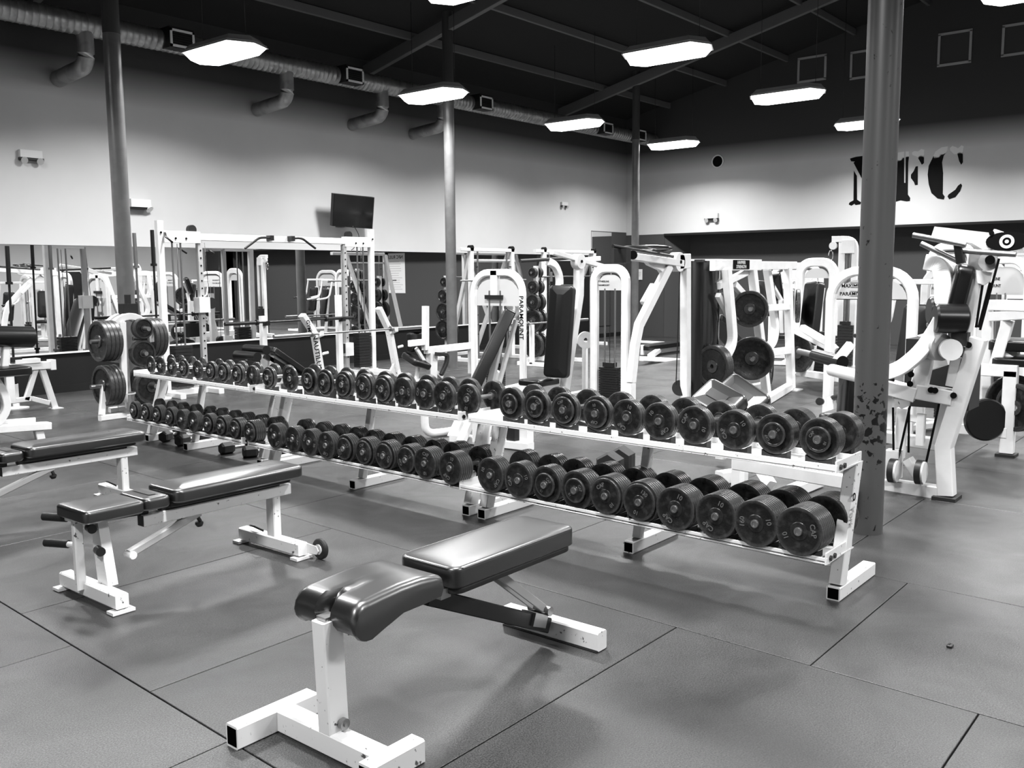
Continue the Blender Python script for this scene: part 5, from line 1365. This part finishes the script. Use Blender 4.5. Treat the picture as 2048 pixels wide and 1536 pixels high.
    for ends in (((1965, 570), (1952, 655)), ((1980, 565), (1957, 655)), ((1998, 517), (1960, 660)), ((1838, 720), (1824, 785)), ((1786, 815), (1787, 900)), ((1820, 812), (1797, 915)), ((1818, 815), (1817, 905)), ((1880, 800), (1850, 935))):
        part('cable', MB().cyl(P(*ends[0], -.03), P(*ends[1], -.03), .008, 8), INK, t)
    for c in ((1792, 942), (1846, 945)):
        q = P(*c, -.1)
        part('low_pulley', MB().cyl(q, q + V((0, .04, 0)), .085, 24), BLK, t)
        part('pulley_cheek', MB().cyl(q + V((0, -.012, 0)), q, .075, 24), WH, t)
    part('pulley_arm', MB().bar(P(1815, 918), P(1840, 955), .06, .09, up=(1, 0, 0)), WH, t)
    part('pulley_block', MB().box(P(1786, 928), (.12, .1, .2)), WH, t)
    part('cable_post', MB().bar(P(1806, 816, .1), P(1798, 915, .1), .07, .06, up=(1, 0, 0)), WH, t)
    part('adjust_plate', MB().bar(P(1843, 828, .5), P(1840, 890, .5), .06, .05, up=(1, 0, 0)).bar(P(1800, 832, .5), P(1850, 842, .5), .05, .04, up=(1, 0, 0)), WH, t)
    part('adjust_handle', MB().tube([P(1823, 795), P(1842, 795), P(1850, 790), P(1872, 793)], .025, 8), BLK, t)
    part('weight_shroud', MB().box(P(1885, 745, .6), (.3, .45, .5)), BLK, t)
    part('seat_support', MB().bar(P(1850, 730, .2), P(1895, 715, .2), .10, .10, up=(1, 0, 0)), WH, t)

    # --- frame with hanging plate at the right
    f = A(2013, 912, z=0)
    xq = f.x
    P = lambda a, b, d=0: A(a, b, x=xq + d)
    t = thing('hip_machine', 'white square frame machine with a round black disc pad at the right edge', 'gym machine', (f.x, f.y, 0))
    zt = P(2018, 742).z
    part('front_post', MB().bar((xq, f.y, .03), (xq, f.y, zt), .105, .09, up=(1, 0, 0)), WH, t)
    part('rubber_foot', MB().box((xq, f.y, .012), (.16, .15, .024)), RUB, t)
    yb = P(1935, 740).y
    part('top_rail', MB().bar((xq, f.y - .05, zt), (xq, yb, zt), .10, .09, up=(1, 0, 0)), WH, t)
    part('low_rail', MB().bar((xq, f.y, .20), (xq, P(1905, 880).y, .20), .09, .10, up=(1, 0, 0)), WH, t)
    part('rear_post', MB().bar((xq, yb, .2), (xq, yb, zt), .08, .08, up=(1, 0, 0)), WH, t)
    c = P(1967, 838, -.1)
    part('disc_pad', MB().lathe([(0, 0), (.165, 0), (.178, .012), (.178, .05), (.165, .06), (0, .06)], c, (-.75, -.66, 0), 44), VIN, t)
    part('disc_stem', MB().cyl(c, c + V((.2, .17, 0)), .03, 14), STEEL, t)
    part('stem_post', MB().bar(V((c.x + .15, c.y + .12, .22)), V((c.x + .15, c.y + .12, c.z)), .05, .05, up=(1, 0, 0)), WH, t)
    part('inner_post', MB().bar(P(1975, 860, .25), P(1975, 610, .25), .08, .08, up=(1, 0, 0)), WH, t)
    part('upper_rail', MB().bar(P(1985, 610, .2), P(2060, 612, -.1), .09, .09, up=(1, 0, 0)).bar(P(1985, 633, .2), P(2060, 628, -.1), .08, .08, up=(1, 0, 0)), WH, t)
    part('sloping_arm', MB().sweep([P(2017, 640, .1), P(2000, 700, .1), P(1989, 738, .1)], .09, .08, up=(1, 0, 0)), WH, t)
    part('seat_shelf', MB().prism([P(1985, 705, .1), P(2015, 706, .1), P(2027, 714, .1), P(2010, 726, .1), P(1985, 722, .1)], (.3, 0, 0)), WH, t)
    part('seat', MB().pad(P(2050, 690, .3), (.46, .50, .09), None, .02, .01), VIN, t)
    part('seat', MB().pad(P(2050, 722, .25), (.46, .45, .07), None, .02, .01), VIN, t)
    G = 'plates on the plate-loaded machines'
    e = P(2025, 800, .25)
    plate(e, (-1, -.5, 0), .22, .045, 'black weight plate behind the square frame at the right edge, upper', G)
    plate(P(2038, 815, -.0), (-1, .6, 0), .20, .05, 'black weight plate half cut by the right edge of the photo', G)

def selector_fill():
    """more selector machines standing farther right and behind, seen past the others and in the mirror"""
    spots = [(12.6, 2.6, 2.5, 'white selector machine far right, behind the lettered shield'), (15.6, 1.2, 2.9, 'white selector machine deep in the room at the right edge'),
             (11.0, .9, 2.2, 'white selector machine seen past the right edge frame'), (16.0, 6.6, 3.4, 'white selector machine standing in front of the dark recess'),
             (12.6, -2.6, 1.8, 'white selector machine outside the right edge, seen in the mirror'), (16.2, -2.4, 2.6, 'farthest white selector machine, seen only in the mirror'),
             (9.2, -1.8, 1.5, 'nearest white selector machine outside the right edge, seen in the mirror'), (17.6, 4.0, 3.1, 'white selector machine beside the far wall recess')]
    first = None
    for k, (x, y, a, lab) in enumerate(spots):
        if first is None:
            u = V((math.cos(0), 0, 0)); p0 = V((-.42, 0, 0)); p1 = V((.42, 0, 0))
            o = arch_machine(p0, p1, 1.72, lab, w=.09, d=.07, nb=12, placard=('FITNESSLINE', 'PARAMOUNT'), base=(0, 1, 0), nrm=1, group='white selector machines farther back', name='selector_machine')
            first = o
        else:
            o = copytree(first); o['label'] = lab
        o.location = (x, y, 0); o.rotation_euler = (0, 0, a - PI / 2)

def behind_rack_bench():
    """adjustable bench with two raised pads behind the nearest rack"""
    t = thing('preacher_bench', 'white-framed bench with two raised glossy black pads behind the nearest rack', 'bench', (6.3, 2.9, 0))
    a = A(1437, 800, y=2.98); b = A(1483, 795, y=2.98)
    x = 6.9
    ca, cb = A(1438, 803, x=6.75), A(1482, 797, x=6.95)
    R = frame((-.15, -.95, -.42), (-.75, -.1, .8))
    R2 = frame((-.1, -.9, -.5), (-.75, -.25, .75))
    part('seat_pad', MB().pad(ca, (.40, .29, .12), R, .04, .02), VINB, t)
    part('back_pad', MB().pad(cb, (.42, .30, .12), R2, .04, .02), VINB, t)
    part('pad_beam', MB().bar(ca + V((.05, .1, -.1)), cb + V((.05, -.1, -.12)), .06, .06), WH, t)
    part('post', MB().bar(ca + V((.08, 0, -.08)), V((ca.x + .05, ca.y, .05)), .07, .07, up=(1, 0, 0)), WH, t)
    g_ = lambda a_, b_, z=.05: A(a_, b_, z=z)
    part('floor_beam', MB().bar(A(1470, 926, z=.33), A(1706, 966, z=.33), .06, .08), WH, t)
    part('rear_leg', MB().bar(A(1515, 930, x=6.25), V((A(1515, 930, x=6.25).x - .1, g_(1600, 985).y + .25, .05)), .07, .07, up=(1, 0, 0)), WH, t)
    part('cross_foot', MB().bar(g_(1560, 992), g_(1640, 960), .08, .08), WH, t)
    part('front_foot', MB().bar(g_(1438, 955), g_(1488, 948), .09, .09), WH, t)
    part('front_leg', MB().bar(V((*g_(1475, 985)[:2], .04)), V((*g_(1475, 985)[:2], .33)), .07, .07, up=(1, 0, 0)), WH, t)
    p = A(1232, 930, z=.08)
    def hexd(p, rot, label, s=1.0):
        t = thing('hex_dumbbell', label, 'dumbbell', (p.x, p.y, 0), rot, 'loose hexagonal dumbbells on the floor', world=False)
        for sx in (-1, 1):
            part('head', MB().lathe([(0, 0), (.075 * s, 0), (.09 * s, .02), (.09 * s, .10), (.075 * s, .12), (0, .12)], (sx * .06 - (0 if sx > 0 else .12) , 0, .079 * s), (1, 0, 0), 6, False), RUB, t)
        part('handle', MB().cyl((-.08, 0, .079 * s), (.08, 0, .079 * s), .016, 14), STEEL, t)
    hexd(p, .2, 'black hexagonal dumbbell lying on the floor behind the nearest rack', 1.25)
    for k, (a_, b_) in enumerate(((345, 862), (385, 870), (478, 886), (528, 894))):
        hexd(A(a_, b_, z=.08), .5 - k * .3, 'black hexagonal dumbbell on the floor under the farthest rack, %s from the far end' % ORD[k], .62)
    # low curved machine frame behind the middle rack
    t = thing('rowing_frame', 'white curved tube machine base behind the middle rack', 'gym machine', (6.9, 5.6, 0))
    F_ = lambda a_, b_, z=.04: A(a_, b_, z=z)
    g0, g1, g2, g3 = F_(850, 868), F_(905, 862), F_(935, 850), F_(958, 884)
    part('curved_tube', MB().tube(rounded([g0 + V((0, 0, .22)), g0, g1, g2], .12, 6), .075, 16), WH, t)
    part('strut', MB().bar(F_(905, 875), F_(905, 875) + V((.22, .02, .26)), .10, .06, up=(1, 0, 0)), WH, t)
    part('strut', MB().bar(F_(922, 884), F_(922, 884) + V((.22, .02, .26)), .08, .06, up=(1, 0, 0)), WH, t)
    part('floor_rail', MB().bar(F_(905, 875), F_(1062, 893), .10, .07), WH, t)
    part('post', MB().bar(g3, g3 + V((0, 0, .25)), .10, .08, up=(1, 0, 0)), WH, t)
    q = F_(1053, 890)
    part('post', MB().bar(q, q + V((0, 0, .42)), .10, .09, up=(1, 0, 0)), WH, t)
    q = F_(1026, 888)
    part('chain_guard', MB().bar(q, q + V((0, 0, .28)), .10, .08, up=(1, 0, 0)), BLK, t)

def foreground_marks():
    p = A(1900, 1294, z=0)
    single('rubber_scrap', MB().pad((p.x, p.y, .006), (.035, .022, .010), None, .003, .002), BLK, 'tiny black scrap lying on the rubber mat at the right', 'scrap')
DBG = False
EXPO = 0.0
build_room()
mirror(2.0, 16.35, .55, 1.985, 'long wall mirror along the left wall, reflecting the gym')
mx0, mx1 = A(1182, 500, y=YA).x, A(1221, 500, y=YA).x
def corner_mirror():
    t = thing('wall_mirror', 'narrow tall mirror beside the far corner column', 'mirror', ((mx0 + mx1) / 2, YA, .3))
    part('mirror_glass', MB().box(((mx0 + mx1) / 2, YA - .02, 1.42), (mx1 - mx0, .02, 2.26)), MIR, t)
corner_mirror()
build_columns(); build_lamps(); build_racks(); foreground_bench(); bench_two()
build_duct(); build_wall_fittings(); left_machines(); plate_tree(); standing_bars(); crossover(); bench_press_area(); seat_station()
middle_machines(); plate_loaded(); right_machines(); selector_fill(); behind_rack_bench(); foreground_marks()
# ------------------------------------------------------------------ world and view
w = bpy.data.worlds.new('world'); scn.world = w; w.use_nodes = True
w.node_tree.nodes['Background'].inputs['Color'].default_value = g(0); w.node_tree.nodes['Background'].inputs['Strength'].default_value = 0
scn.view_settings.view_transform = 'Standard'; scn.view_settings.look = 'None'; scn.view_settings.gamma = 1; scn.view_settings.exposure = EXPO
scn.view_settings.use_curve_mapping = False
scn.cycles.use_denoising = True
scn.cycles.max_bounces = 8; scn.cycles.diffuse_bounces = 1; scn.cycles.glossy_bounces = 4
scn.cycles.sample_clamp_indirect = 6

if DBG:
    for o in bpy.data.objects:
        if o.parent is None and 'label' in o.keys():
            n = len(o['label'].split()); 
            if n > 16: print('LONG', n, o.name, o['label'])
    import collections
    c = collections.Counter(o['label'] for o in bpy.data.objects if o.parent is None and 'label' in o.keys())
    for k, v in c.items():
        if v > 1: print('DUP', v, k)
